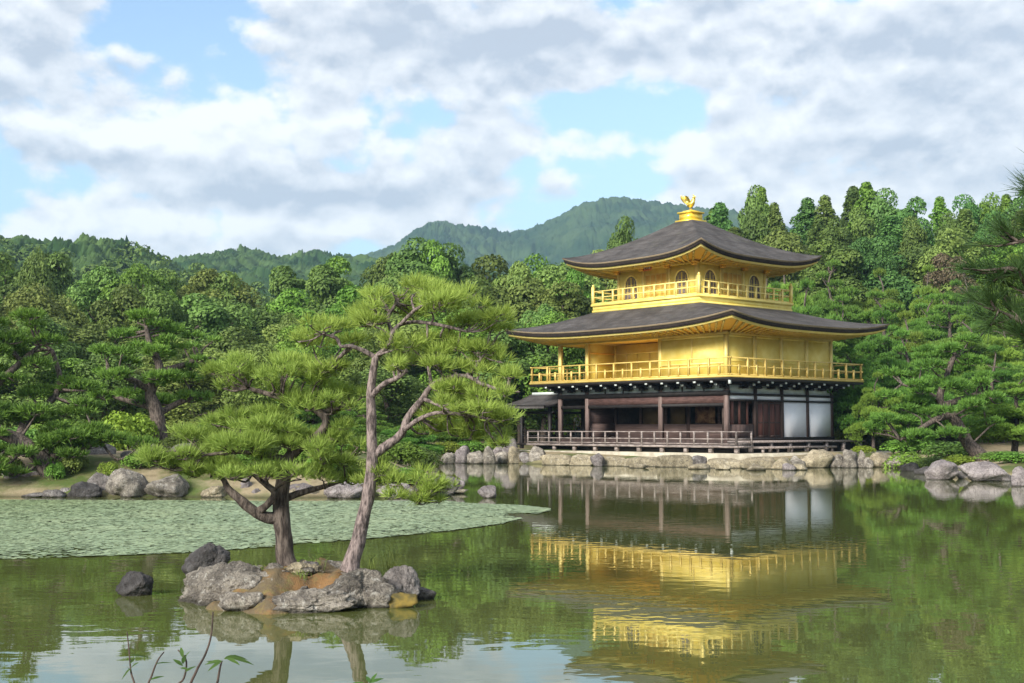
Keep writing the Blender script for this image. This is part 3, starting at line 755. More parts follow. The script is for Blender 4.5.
# gilded base and phoenix on the summit
CU, CV = 5.83, 4.24
mb = PB()
mb.bb(CU-.60, CU+.60, CV-.60, CV+.60, 12.93, 13.04); mb.bb(CU-.44, CU+.44, CV-.44, CV+.44, 13.04, 13.42); mb.bb(CU-.52, CU+.52, CV-.52, CV+.52, 13.42, 13.50); mb.bb(CU-.3, CU+.3, CV-.3, CV+.3, 13.50, 13.58)
mb.build('finial_base', mat_gold('gilded_finial', (.95,.62,.06), (1,.74,.12), .35, .6), PAV)
def phoenix():
    ph = MB(); G = mat_gold('gilded_bronze', (.80,.55,.08), (.95,.75,.2), .3, .8)
    def lp(x, y, z): return (-CU+x*.82, CV+y*.82, 13.58+z*.84)   # x points along the south face
    for s in (-.07, .07): ph.tube([lp(.02, s, 0), lp(.0, s, .20), lp(.05, s*.9, .36)], [.035, .022, .04], 6)
    body = cr([(-.30, 0, .42, .04), (-.18, 0, .40, .12), (.02, 0, .42, .17), (.18, 0, .52, .13), (.24, 0, .66, .08), (.25, 0, .80, .06), (.30, 0, .88, .075), (.38, 0, .88, .045), (.47, 0, .84, .008)], 4)
    ph.tube([lp(*p[:3]) for p in body], body[:,3], 10)
    o = ph.build('phoenix', G, PAV, True)
    for s in (-1, 1):
        wv = []; prof = [(-.02,.0),(.14,.12),(.16,.36),(.06,.62),(-.06,.70),(-.14,.56),(-.22,.50),(-.24,.30),(-.2,.12)]
        for k in (0, 1):
            wv += [lp(a, s*(.12+b*.42)+k*.03*s, .46+b*.72) for a, b in prof]
        n = len(prof); MB().add(wv, [tuple(range(n))], [tuple(range(2*n-1, n-1, -1))], [(i, (i+1) % n, n+(i+1) % n, n+i) for i in range(n)]).build('wing', G, o)
    t = MB()
    for a in (-.5, -.25, 0, .25, .5):
        c = cr([(-.22, a*.1, .44, .035), (-.42, a*.3, .62, .055), (-.52, a*.6, .86, .06), (-.50, a*.75, 1.05, .015)], 4)
        t.tube([lp(*p[:3]) for p in c], c[:,3], 6)
    t.build('tail', G, o, True)
    MB().tube([lp(.28, 0, .94), lp(.24, 0, 1.02), lp(.18, 0, 1.06)], [.03, .025, .005], 6).build('crest', G, o)
phoenix()
# small fishing porch on the west side: gabled roof on dark posts over the water
def porch():
    u0, u1, v0, v1 = UL+.5, UL+2.85, -.35, 2.4
    zr, ze, vm = 3.72, 2.95, 1.0
    mb = PB(); T = 8; P = []
    for j in range(-T, T+1):
        t = abs(j)/T; v = vm+(j/T)*2.15; z = zr-(zr-ze)*(t**.8)+.10*t**3
        for u in np.linspace(UL+.12, u1+.65, 6):
            P.append((-(u+.16*t*(1 if u > u1 else 0)), v, z+.10*((u-UL)/3.9)**3))
    n = 6; Q = [(j*n+k, j*n+k+1, (j+1)*n+k+1, (j+1)*n+k) for j in range(2*T) for k in range(n-1)]
    V = np.array(P); V2 = V-np.array([0, 0, .16]); m = len(V)
    Q2 = [tuple(m+i for i in reversed(q)) for q in Q]
    E = []
    for j in range(2*T):
        for k in (0, n-1): E.append((j*n+k, (j+1)*n+k, m+(j+1)*n+k, m+j*n+k))
    for k in range(n-1):
        for j in (0, 2*T): E.append((j*n+k, j*n+k+1, m+j*n+k+1, m+j*n+k))
    mb.add(np.concatenate([V, V2]), Q, Q2, E)
    R = mb.build('porch_roof', ROOF, PAV, False)
    PB().bb(UL+.12, u1+.5, vm-.12, vm+.12, zr-.02, zr+.13).build('ridge_cap', PLASTER_GREY, R)
    for u, v in ((u1, v0), (u1, v1), (UL+.7, v1), (u0, v0)):
        mb = PB(); mb.bb(u-.09, u+.09, v-.09, v+.09, -.5, 2.92 if v > 0 else 2.98); mb.build('porch_post', BLACKWOOD, PAV)
    mb = PB()
    mb.bb(u0-.3, u1+.1, v0-.06, v0+.06, 2.62, 2.75); mb.bb(u0-.3, u1+.1, v1-.06, v1+.06, 2.62, 2.75); mb.bb(u1-.06, u1+.06, v0+.1, v1-.1, 2.62, 2.75)
    mb.bb(UL+.16, u1+.2, v0-.15, v1+.2, .86, .98)
    for z in (1.35, 1.65): mb.bb(u0, u1, v0-.03, v0+.03, z, z+.06); mb.bb(u0, u1, v1-.03, v1+.03, z, z+.06); mb.bb(u1-.03, u1+.03, v0+.1, v1-.1, z, z+.06)
    mb.build('porch_frame', BLACKWOOD, PAV)
porch()

# ------------------------------------------------------------------ vegetation builders
def leaves(mb, C, Rv, n, size, rg, up=.35, inner=.72, jit=.55, aspect=.62):
    """n leaf sprays on and in an ellipsoid: small rhombic faces looking outwards"""
    D = rg.normal(size=(n, 3)); D /= np.linalg.norm(D, axis=1)[:,None]
    low = (D[:,2] < -.25) & (rg.rand(n) < .7); D[low,2] *= -1
    r = inner+(1.06-inner)*rg.rand(n)**.6
    P = np.asarray(C)+D*np.asarray(Rv)*r[:,None]
    N = D/np.asarray(Rv)*np.mean(Rv); N[:,2] += up; N += rg.normal(size=(n,3))*jit; N /= np.linalg.norm(N, axis=1)[:,None]
    T = np.cross(N, rg.normal(size=(n,3))); T /= np.linalg.norm(T, axis=1)[:,None]; B = np.cross(N, T)
    s = size*(.6+.8*rg.rand(n))[:,None]
    V = np.stack([P-T*s, P-B*s*aspect+N*s*.12, P+T*s, P+B*s*aspect+N*s*.12], 1).reshape(-1, 3)
    q = np.arange(4*n).reshape(n, 4)
    mb.add(V, q)

def tufts(mb, C, Rv, n, rg, length, width, blades=6, top=.75, spread=.75):
    """n needle tufts over the upper side of a flat pad"""
    D = rg.normal(size=(n, 3)); D /= np.linalg.norm(D, axis=1)[:,None]
    flip = (D[:,2] < 0) & (rg.rand(n) < top); D[flip,2] *= -1
    r = .45+.6*rg.rand(n)**.5
    P = np.asarray(C)+D*np.asarray(Rv)*r[:,None]
    ax = D*np.array([.8,.8,.5])+np.array([0,0,.75]); ax /= np.linalg.norm(ax, axis=1)[:,None]
    P = np.repeat(P, blades, 0); ax = np.repeat(ax, blades, 0); m = n*blades
    d = ax+rg.normal(size=(m,3))*spread*.6; d /= np.linalg.norm(d, axis=1)[:,None]
    w = np.cross(d, rg.normal(size=(m,3))); w /= np.linalg.norm(w, axis=1)[:,None]
    Ln = length*(.7+.6*rg.rand(m))[:,None]
    P = P+d*length*.1*rg.normal(size=(m,1))
    V = np.stack([P-w*width, P+w*width, P+d*Ln*.6+w*width*.9, P+d*Ln], 1).reshape(-1,3)
    q = np.arange(4*m).reshape(m, 4)
    mb.add(V, q)

def finish_tree(root, wood, crown, bark, leaf, smooth=True):
    if wood is not None: wood.build('trunk', bark, root, smooth)
    if crown is not None: crown.build('crown', leaf, root)
    return root

PROTO = {}
def proto(key): return PROTO[key]

def make_broadleaf(key, seed, n=15000, h=10.0, r=3.4, size=.125, nb=40, low=.12):
    """unit tree: height h, crown radius r; blobs of sprays around limbs"""
    rg = np.random.RandomState(seed); wood = MB(); crown = MB()
    lean = rg.normal(size=2)*.35
    wood.tube(*(lambda c: (c[:,:3], c[:,3]))(cr([(0,0,-.6,.34), (0,0,.6,.28), (lean[0]*.4,lean[1]*.4,h*.3,.22), (lean[0],lean[1],h*.62,.13), (lean[0]*1.2,lean[1]*1.2,h*.85,.05)], 4)), n=7)
    for k in range(nb):
        t = rg.rand()**.8; z = h*(low+(.93-low)*t)
        prof = math.sin(math.pi*min(1, .18+.80*t))**.7
        a = rg.rand()*6.283; rr = r*prof*(.35+.55*rg.rand())
        br = r*(.26+.20*rg.rand())*(.75+.35*(1-t))
        c = np.array([lean[0]*t+rr*math.cos(a), lean[1]*t+rr*math.sin(a), z])
        if k % 2 == 0:
            s = np.array([lean[0]*t*.6, lean[1]*t*.6, max(h*.2, z-rr*.7)])
            wood.tube([s, (s+c)/2+np.array([0,0,-.12*rr]), c], [.10, .07, .02], 5)
        leaves(crown, c, (br, br, br*.78), int(n/nb*(.7+.6*rg.rand())), size, rg)
    rt = thing(key, '', 'tree'); finish_tree(rt, wood, crown, BARK, LEAF['oak']); PROTO[key] = rt; rt['h'] = h; rt['r'] = r

def make_cedar(key, seed, h=14.0, r=2.1, n=13000, size=.13):
    rg = np.random.RandomState(seed); wood = MB(); crown = MB()
    wood.tube([(0,0,-.6),(0,0,h*.5),(0,0,h*.97)], [.26,.16,.03], 7)
    nb = 150
    for k in range(nb):
        t = ((k+rg.rand())/nb)**.9; z = h*(.10+.89*t); R = r*(1-t**2.2)**.9*(.7+.5*rg.rand())
        a = k*2.4+rg.normal()*.4; rr = R*(.35+.6*rg.rand()); b = (.30+.42*(1-t)**.6)*(.75+.5*rg.rand())
        leaves(crown, (rr*math.cos(a), rr*math.sin(a), z-.22*rr), (b, b, b*.85), int(n/nb), size, rg, up=.2, jit=.6, aspect=.5)
        if k % 6 == 0: wood.tube([(0,0,z), (rr*math.cos(a), rr*math.sin(a), z-.2*rr)], [.05,.015], 4)
    rt = thing(key, '', 'tree'); finish_tree(rt, wood, crown, BARK, LEAF['cedar']); PROTO[key] = rt; rt['h'] = h; rt['r'] = r

def pad_tree(key, label, cat, wood, limbs, pads, rg, tuft_n, length, width, blades, bark, leaf, twig=.012, tn=8, scale_r=1.0, density=None, wob=.16, split=0):
    """pine from limb polylines (x,y,z,r) and needle pads (centre, radii)"""
    crown = MB(); nodes = []
    for i, l in enumerate(limbs):
        c = cr(l, 6)
        wood.tube(c[:,:3], c[:,3], tn if c[0,3] > .03*scale_r else 6, wob, i)
        nodes += [c[k] for k in range(len(c)) if k > len(c)*.25]
    nodes = np.array(nodes)
    if split:
        pp = []
        for C, R in pads:
            C = np.asarray(C, float); R = np.asarray(R, float)
            for _ in range(split):
                o = rg.uniform(-1, 1, 3)*np.array([.8, .8, .7])*R; f = rg.uniform(.28, .56)
                pp.append((C+o, R*np.array([f, f, f*.9])))
        pads = pp
    for C, R in pads:
        C = np.asarray(C, float); R = np.asarray(R, float)
        k = np.argmin(np.linalg.norm(nodes[:,:3]-C+np.array([0,0,R[2]*.8]), axis=1)); s = nodes[k]
        r0 = min(s[3]*.8, twig*2.2)
        base = C-np.array([0,0,R[2]*.45])
        mid = (s[:3]+base)/2+rg.normal(size=3)*np.linalg.norm(s[:3]-base)*.10
        c = cr([(*s[:3], r0), (*mid, r0*.8), (*base, r0*.55)], 4); wood.tube(c[:,:3], c[:,3], 5)
        for _ in range(3 if split else 6):
            a = rg.rand()*6.283; e = C+np.array([math.cos(a)*R[0]*.75, math.sin(a)*R[1]*.75, R[2]*rg.uniform(-.2,.5)])
            m2 = (base+e)/2+np.array([0,0,-R[2]*.15])+rg.normal(size=3)*R[0]*.06
            wood.tube([base, m2, e], [twig*.8, twig*.55, twig*.25], 4, cap=False)
        nn = int(tuft_n*(R[0]*R[1]) * (density or 1.0))
        tufts(crown, C, R, max(nn, 12), rg, length, width, blades)
    return crown

def make_pine(key, seed, h=6.0, r=3.0, lean=0.0, layers=6, leaf='pine', tuft=150, bark=None, trunk_low=.28):
    """garden pine trained into layered pads"""
    rg = np.random.RandomState(seed); wood = MB()
    tr = [(0,0,-.5,.26), (lean*.15,0,h*.08,.22), (lean*.5+rg.normal()*.15, rg.normal()*.2, h*.3, .17), (lean*.85+rg.normal()*.3, rg.normal()*.3, h*.55,.13), (lean+rg.normal()*.2, rg.normal()*.2, h*.8, .08), (lean, 0, h*.93, .04)]
    limbs = [tr]; pads = []; T = cr(tr, 8)
    for k in range(layers):
        t = k/(layers-1); z = h*(trunk_low+(.93-trunk_low)*t)
        p = T[np.argmin(abs(T[:,2]-z))]
        R = r*(1-t)**.65*(.9+.25*rg.rand())
        m = max(1, int(round(6.5*(1-t)**.8+.4)))
        a0 = rg.rand()*6.283
        for j in range(m):
            a = a0+6.283*j/m+rg.normal()*.25
            L = R*(.55+.4*rg.rand()); pr = max(.55, min(1.35, R*.45))*(.8+.45*rg.rand())
            e = np.array([p[0]+math.cos(a)*L, p[1]+math.sin(a)*L, z+rg.normal()*h*.03])
            if k == layers-1: e = np.array([p[0], p[1], h*.95]); pr *= .9
            limbs.append([(p[0],p[1],z-.35*h*.1,p[3]*.55), ((p[0]+e[0])/2+rg.normal()*.1,(p[1]+e[1])/2+rg.normal()*.1,z-.12+rg.normal()*.1,p[3]*.4), (e[0],e[1],e[2]-.15,.025)])
            pads.append((e, (pr, pr, pr*.36)))
            if pr > .8:
                for _ in range(2):
                    o = rg.normal(size=3)*np.array([.75,.75,.22])*pr; q = pr*(.45+.25*rg.rand()); pads.append((e+o, (q, q, q*.42)))
    crown = pad_tree(key, '', 'tree', wood, limbs, pads, rg, tuft*2, .20, .024, 6, bark or BARK, None, twig=.02, tn=8, scale_r=3)
    rt = thing(key, '', 'tree'); finish_tree(rt, wood, crown, bark or BARK, LEAF[leaf]); PROTO[key] = rt; rt['h'] = h; rt['r'] = r+.6

def make_bush(key, seed, n=2600, size=.055, nb=10, stems=True):
    """unit azalea mound: radius 1, height 1"""
    rg = np.random.RandomState(seed); wood = MB(); crown = MB()
    for k in range(nb):
        a = rg.rand()*6.283; rr = .62*math.sqrt(rg.rand()); b = .30+.22*rg.rand()
        c = (rr*math.cos(a), rr*math.sin(a), .50*(1-rr*.5)+rg.uniform(-.12,.12))
        leaves(crown, c, (b, b, b*.9), n//nb, size, rg, up=.5, inner=.75)
        wood.tube([(c[0]*.15, c[1]*.15, -.15), (c[0]*.6, c[1]*.6, .2), c], [.03,.022,.008], 4)
    rt = thing(key, '', 'shrub'); finish_tree(rt, wood, crown, BARK, LEAF['green']); PROTO[key] = rt; rt['h'] = .95; rt['r'] = .95

for i in range(6): make_broadleaf('broadleaf_tree.%d' % i, 100+i, r=3.2+.25*(i % 3), nb=30+4*(i % 3))
for i in range(3): make_cedar('cedar_tree.%d' % i, 200+i, r=1.9+.25*i)
make_pine('pine_tree.0', 301, 6.0, 3.0, .6, 6)
make_pine('pine_tree.1', 302, 6.5, 2.8, -.8, 7)
make_pine('pine_tree.2', 303, 5.5, 3.1, 1.2, 5)
make_pine('pine_tree.3', 304, 7.0, 2.9, .2, 7)
make_pine('pine_tree.4', 305, 6.0, 2.6, -.5, 6)
make_bush('shrub.0', 401); make_bush('shrub.1', 402, nb=13); make_bush('shrub.2', 403, nb=8)
USED = set()
KINDNAME = {'broadleaf_tree': 'broadleaf_tree', 'cedar_tree': 'conifer_tree', 'pine_tree': 'pine_tree', 'shrub': 'shrub'}
def plant(key, px, d, ytop, wpx, leaf, label, group=None, rz=None, cat=None, z0=None, bark=None):
    """stand a tree at picture column px, depth d, its top at row ytop and its crown wpx wide"""
    src = PROTO[key]; P = at(px, 430, d); x = P.x
    zb = h1(x, d) if z0 is None else z0
    zt = at(px, ytop, d).z
    H = max(zt-zb, .40); W = wpx*d/F/2
    r = copy_tree(src)
    r.name = KINDNAME[key.split('.')[0]]
    r.location = (x, d, zb-.02)
    k = W/src['r']
    r.scale = (k, k, H/src['h'])
    tl = .05 if key.startswith(('cedar', 'broad')) else .0
    r.rotation_euler = (random.uniform(-tl, tl), random.uniform(-tl, tl), random.uniform(0, 6.28) if rz is None else rz)
    for c in r.children:
        if c.name.startswith('crown'): setmat(c, LEAF[leaf])
        elif bark is not None: setmat(c, bark)
    for q in ('h', 'r'):
        if q in r: del r[q]
    r['label'] = label; r['category'] = cat or ('shrub' if key.startswith('shrub') else 'tree')
    if group: r['group'] = group
    return r
random.seed(7)
RG = np.random.RandomState(77)
def skyline(px):
    X = [-60,0,35,60,100,150,200,260,330,360,395,410,435,460,485,520,545,570,600,625,650,690,720,745,785,800,830,850,875,900,940,980,1010,1030,1080]
    Y = [248,250,243,256,262,262,268,270,262,252,244,244,238,243,246,243,252,258,250,232,236,228,208,204,190,198,204,196,190,202,198,200,196,194,196]
    return float(np.interp(px, X, Y))

# ------------------------------------------------------------------ forest behind the pond
COLNAME = {'oak': 'dark olive', 'olive': 'olive yellow', 'green': 'fresh green', 'dark': 'deep green', 'lime': 'bright lime green', 'brown': 'brownish', 'cedar': 'blue green', 'pine': 'green', 'pinelight': 'yellow green'}
def zone(px): return 'above the left bank' if px < 330 else ('left of the pavilion' if px < 600 else 'right of the roofs')
def row(d, x0, x1, step, ytop, keys, leafs, w, rowname, what, jy=10, jd=4, hide=None):
    px = x0
    while px < x1:
        p = px+RG.uniform(-.3, .3)*step
        if not (hide and hide(p)):
            lf = leafs[RG.randint(len(leafs))]; k = keys[RG.randint(len(keys))]
            plant(k, p, d+RG.uniform(-jd, jd), (ytop(p) if callable(ytop) else ytop)+RG.uniform(-.7, .55)*jy, w*RG.uniform(.82, 1.22), lf,
                  '%s %s, %s %s' % (COLNAME[lf], what, rowname, zone(p)), '%s %s, %s %s' % (COLNAME[lf], what, rowname, zone(p)))
        px += step*RG.uniform(.85, 1.15)
BL = ['broadleaf_tree.%d' % i for i in range(6)]
CE = ['cedar_tree.%d' % i for i in range(3)]
PN = ['pine_tree.%d' % i for i in range(5)]
behind = lambda p: 600 < p < 775
row(112, -30, 600, 34, lambda p: skyline(p)+2, BL, ['oak', 'oak', 'olive', 'dark', 'green'], 92, 'back row of the forest', 'rounded broadleaf tree', 12)
row(92, -25, 600, 36, lambda p: skyline(p)+30, BL, ['oak', 'olive', 'dark', 'oak', 'olive', 'green'], 98, 'middle rows of the forest', 'rounded broadleaf tree', 14)
row(80, -25, 560, 42, lambda p: skyline(p)+66, BL, ['dark', 'oak', 'green', 'olive'], 100, 'front rows of the forest', 'bushy broadleaf tree', 18)
row(68, -20, 425, 46, lambda p: 352, BL, ['green', 'dark', 'oak', 'olive'], 96, 'lowest forest rows', 'low bushy tree', 20)
# right hand hill
row(128, 705, 1060, 24, lambda p: skyline(p)-2, CE+CE+BL[:3], ['cedar', 'cedar', 'green', 'dark'], 62, 'top row of the hill', 'tall tree', 15)
row(118, 700, 1060, 27, lambda p: skyline(p)+16, CE+BL[:3], ['cedar', 'dark', 'cedar', 'green'], 62, 'second row of the hill', 'tall forest tree', 12)
row(108, 720, 1060, 36, lambda p: skyline(p)+36, BL, ['oak', 'dark', 'olive', 'green', 'cedar'], 84, 'upper slope of the hill', 'rounded broadleaf tree', 12)
row(98, 770, 1060, 40, lambda p: 262, PN, ['pine', 'pine', 'pinelight'], 84, 'upper slope garden', 'layered pine', 14)
row(89, 800, 1060, 42, lambda p: 288, PN, ['pine', 'pine'], 92, 'middle slope garden', 'layered pine', 12)
row(80, 830, 1060, 44, lambda p: 318, PN, ['pine', 'pine', 'pinelight'], 96, 'lower slope garden', 'layered pine', 12)
row(73, 850, 1060, 52, lambda p: 352, PN, ['pine', 'pine', 'pine'], 100, 'foot of the slope', 'layered pine', 12)
# single trees that stand out
plant('broadleaf_tree.1', 622, 122, 218, 62, 'dark', 'dark pointed forest tree against the blue mountain left of the upper roof')
plant('broadleaf_tree.3', 436, 110, 237, 66, 'green', 'bright crowned forest tree rising highest above the tall island pine')
plant('broadleaf_tree.2', 35, 98, 242, 50, 'dark', 'dark rounded forest tree poking above the skyline at the far left')
plant('broadleaf_tree.4', 512, 96, 254, 70, 'olive', 'olive crowned forest tree with pale dead limbs left of the upper roof')
plant('broadleaf_tree.0', 575, 92, 268, 60, 'green', 'green forest tree touching the left tip of the upper roof')
plant('broadleaf_tree.5', 545, 84, 300, 66, 'oak', 'dark bushy forest tree between the two left roof tips')
plant('broadleaf_tree.5', 955, 104, 250, 66, 'brown', 'grey brown rounded tree beside the dark gap on the right slope')
plant('broadleaf_tree.2', 285, 80, 310, 56, 'olive', 'yellow olive rounded tree behind the upper pad of the low island pine')
# garden pines behind the pavilion and around it
for px, d, yt, w, lf, k, lab in (
    (872, 66, 372, 60, 'pinelight', 2, 'small light green pine just right of the white wall panels'),
    (905, 70, 330, 90, 'pine', 0, 'wide layered pine behind the right end of the pavilion'),
    (800, 80, 330, 70, 'pine', 1, 'layered pine mostly hidden behind the second storey of the pavilion'),
    (1012, 54, 372, 110, 'pinelight', 1, 'yellow green layered pine at the right edge behind the rocks'),
    (468, 82, 322, 92, 'pine', 3, 'green layered pine standing behind the right limbs of the tall island pine'),
    (520, 84, 342, 76, 'pine', 4, 'layered pine behind the open western end of the second storey'),
    (568, 90, 332, 70, 'pine', 1, 'layered pine seen through the open veranda of the second storey'),
    (574, 84, 392, 60, 'lime', -1, 'bright low tree seen through the open western bay of the ground floor'),
    (540, 86, 392, 60, 'green', -1, 'low green tree behind the roof of the fishing porch'),
    (492, 79, 396, 70, 'pinelight', 0, 'light green pine on the far shore left of the fishing porch'),
    (455, 70, 410, 60, 'pine', 4, 'rounded pine on the far shore at the end of the inlet'),
    (418, 58, 418, 66, 'pine', 2, 'green pine on the spit behind the tall island pine trunk'),
    (365, 62, 398, 80, 'pine', 3, 'deep green pine behind the gap between the two island pines'),
    (318, 56, 372, 84, 'pine', 2, 'leaning dark trunked pine behind the low island pine'),
    (235, 50, 420, 90, 'green', -1, 'fresh green bushy tree at the back of the left bank'),
    (262, 64, 345, 80, 'dark', -1, 'dark bushy tree behind the low island pine'),
):
    plant(('pine_tree.%d' % k) if k >= 0 else 'broadleaf_tree.1', px, d, yt, w, lf, lab)

# bank shrubs
SHR = ['shrub.0', 'shrub.1', 'shrub.2']
def shrub(px, d, yt, w, lf, label, group=None): return plant(SHR[RG.randint(3)], px, d, yt, w, lf, label, group)
for px, d, yt, w, lf in ((96, 42, 425, 66, 'green'), (130, 41, 408, 60, 'lime'), (188, 40, 432, 56, 'olive'), (60, 44, 415, 70, 'green'), (15, 40, 425, 70, 'pine'), (230, 41, 448, 60, 'green'),
                         (345, 40, 448, 60, 'green'), (395, 42, 440, 60, 'green'), (420, 44, 446, 50, 'dark'), (300, 44, 440, 70, 'dark'), (205, 46, 420, 50, 'dark'), (270, 43, 446, 56, 'olive'), (372, 46, 432, 60, 'dark')):
    shrub(px, d, yt, w, lf, '%s clipped shrub on the left bank' % COLNAME[lf], '%s shrubs on the left bank' % COLNAME[lf])
for px, d, yt, w, lf in ((470, 68.6, 438, 34, 'green'), (498, 68.4, 436, 34, 'dark'), (445, 67.6, 440, 36, 'lime'), (425, 62, 444, 40, 'green')):
    shrub(px, d, yt, w, lf, '%s shrub on the shore of the inlet' % COLNAME[lf], '%s shrubs on the inlet shore' % COLNAME[lf])
for px, d, yt, w, lf in ((865, 63, 448, 26, 'lime'), (905, 57.5, 452, 46, 'green'), (930, 55, 455, 40, 'dark'), (885, 70, 425, 46, 'olive'), (912, 62, 436, 60, 'green'), (960, 50, 462, 40, 'lime'), (1020, 46, 462, 54, 'green'),
                         (1000, 49, 455, 50, 'pine'), (945, 58, 440, 60, 'pine'), (850, 72, 418, 34, 'lime'), (845, 75, 395, 40, 'green')):
    shrub(px, d, yt, w, lf, '%s shrub on the right bank' % COLNAME[lf], '%s shrubs on the right bank' % COLNAME[lf])

for px, d, yt, w, lf in ((192, 35.5, 472, 46, 'olive'), (232, 36, 466, 50, 'green'), (268, 35.5, 474, 44, 'lime'), (325, 36, 470, 52, 'green'), (358, 35.5, 476, 40, 'olive'), (410, 36, 468, 54, 'green'), (436, 37, 472, 36, 'lime'),
                         (215, 38, 460, 50, 'olive'), (255, 38.5, 458, 54, 'green'), (292, 37, 474, 36, 'green'), (338, 38, 460, 50, 'dark'), (385, 37, 470, 44, 'lime'), (175, 38, 462, 44, 'green'), (110, 36.5, 476, 26, 'lime'), (55, 35.8, 482, 24, 'green'), (75, 38, 455, 40, 'olive'), (140, 38, 452, 44, 'green'), (10, 36, 468, 40, 'green')):
    d = 34.1+RG.uniform(0, .9)
    shrub(px, d, at(px, 430, d).z and (429.3+(EYE-h1((px-512)/F*d, d)-RG.uniform(.35, .62))*F/d), w*.9, lf, '%s low ground shrub among the rocks of the left bank' % COLNAME[lf], '%s low ground shrubs among the rocks' % COLNAME[lf])

# ------------------------------------------------------------------ individual bank pines
def px_pine(name, label, d0, limbs, pads, leaf, bark, tuft, length, width, blades, seed, z_root=None, twig=.012, scale_r=1.0, wob=.16, split=0):
    """pine described by picture columns and rows at depth d0 (+ offset), given real size there"""
    rg = np.random.RandomState(seed); s = d0/F
    base = limbs[0][0]
    o = at(base[0], base[1], d0); o = Vector((o.x, d0, o.z if z_root is None else z_root))
    def W(px, py, dd): p = at(px, py, d0+dd); return (p.x-o.x, p.y-o.y, p.z-o.z)
    LM = [[(*W(p[0], p[1], p[3] if len(p) > 3 else 0.0), p[2]*s) for p in l] for l in limbs]
    PD = []
    for p in pads:
        a, b = p[2]*s, p[3]*s
        PD.append((W(p[0], p[1], p[4] if len(p) > 4 else 0), (a, a*.85, b)))
    rt = thing(name, label, 'tree', o)
    wood = MB()
    crown = pad_tree(name, '', '', wood, LM, PD, rg, tuft, length, width, blades, bark, None, twig, 9, scale_r, wob=wob, split=split)
    finish_tree(rt, wood, crown, bark, leaf)
    return rt
# A: leaning pine at the left edge of the bank
px_pine('pine_tree', 'pine with a thick leaning dark trunk at the water edge of the left bank', 34.6,
    [[(66,497,13),(56,478,11),(46,466,9.5),(34,452,8),(18,440,7),(-10,425,6),(-30,395,5),(-30,350,3)],
     [(44,464,6,.1),(62,452,5,.3),(84,447,4,.4),(100,440,2,.6)], [(18,440,5),(30,415,4,.8),(52,400,3.4,1.2),(60,380,3,1.4),(52,350,2,1.5)], [(-20,400,4),(10,372,3.5,.6),(40,345,2,.9)]],
    [(16,468,34,8,-.6),(50,452,28,9,-.5),(98,440,34,11,.3),(115,440,34,12,.6),(78,432,36,12,.4),(30,445,40,13,-.4),(0,455,36,12,-.5),(50,418,38,13,.6),(95,410,30,11,1.2),(8,420,44,14,0),
     (30,395,40,13,.8),(70,388,28,10,1.4),(0,380,40,14,.4),(38,362,34,12,1.2),(5,345,40,13,.6),(40,338,28,10,1.2),(-20,330,40,13,.4),(20,322,30,10,.8),(-30,430,40,14,0)],
    LEAF['pine'], BARK, 480, .17, .017, 7, 11, twig=.022, scale_r=3, split=3)
# B: upright bank pine with broad layers
px_pine('pine_tree', 'upright pine with a grey trunk and broad layers behind the left bank', 42,
    [[(160,458,8.5),(159,430,7.5),(155,408,6.5),(150,392,5.5),(160,370,4.5),(150,345,3.2),(146,326,2)], [(156,408,4.5),(135,402,3.5,.3),(112,396,2,.4)], [(150,390,4),(128,378,3,-.4),(108,372,2,-.6)], [(158,372,3.5),(180,366,3,.3),(200,358,2,.5)], [(157,415,3.5),(176,404,3,.6),(192,398,2,.6)]],
    [(112,393,26,9,0),(135,398,28,9,.8),(165,402,30,9,.9),(190,396,24,9,.5),(120,372,26,10,-.4),(150,378,30,10,-.6),(182,374,28,10,.1),(205,366,20,8,.6),(112,356,22,9,.1),(140,352,30,11,-.2),(175,350,28,10,.3),(198,344,18,7,.4),(130,336,24,9,.3),(160,334,26,10,0),(148,322,24,8,.2),(180,332,18,7,.5)],
    LEAF['pine'], BARK, 480, .19, .018, 7, 12, twig=.02, scale_r=3, split=3)
# C: leaning pine on the right bank
px_pine('pine_tree', 'pine with a dark trunk leaning left above the two rocks on the right bank', 51.5,
    [[(988,466,8),(982,457,7.2),(968,443,6.2),(958,424,5.6),(950,413,5),(940,400,4),(945,380,3),(955,355,2)], [(952,415,4),(935,420,3,-.4),(915,432,2.2,-.6),(900,440,1.4,-.6)], [(945,405,3.5),(965,398,3,.3),(985,392,2,.4)], [(940,400,3),(920,390,2.4,.2),(902,384,1.4,.2)]],
    [(905,440,24,8,-.6),(930,432,26,8,-.5),(900,422,24,9,-.2),(925,412,28,9,.3),(955,408,26,9,-.5),(985,402,24,9,.4),(900,398,26,9,.2),(930,392,28,10,-.2),(962,386,28,10,.2),(990,380,20,8,.5),(912,376,24,9,.4),(942,368,28,10,0),(970,362,24,9,.4),(925,354,22,8,.4),(952,346,26,9,.2),(885,430,18,7,-.3),(978,422,20,7,.5)],
    LEAF['pine'], BARK, 480, .21, .021, 7, 13, twig=.02, scale_r=3, split=3)

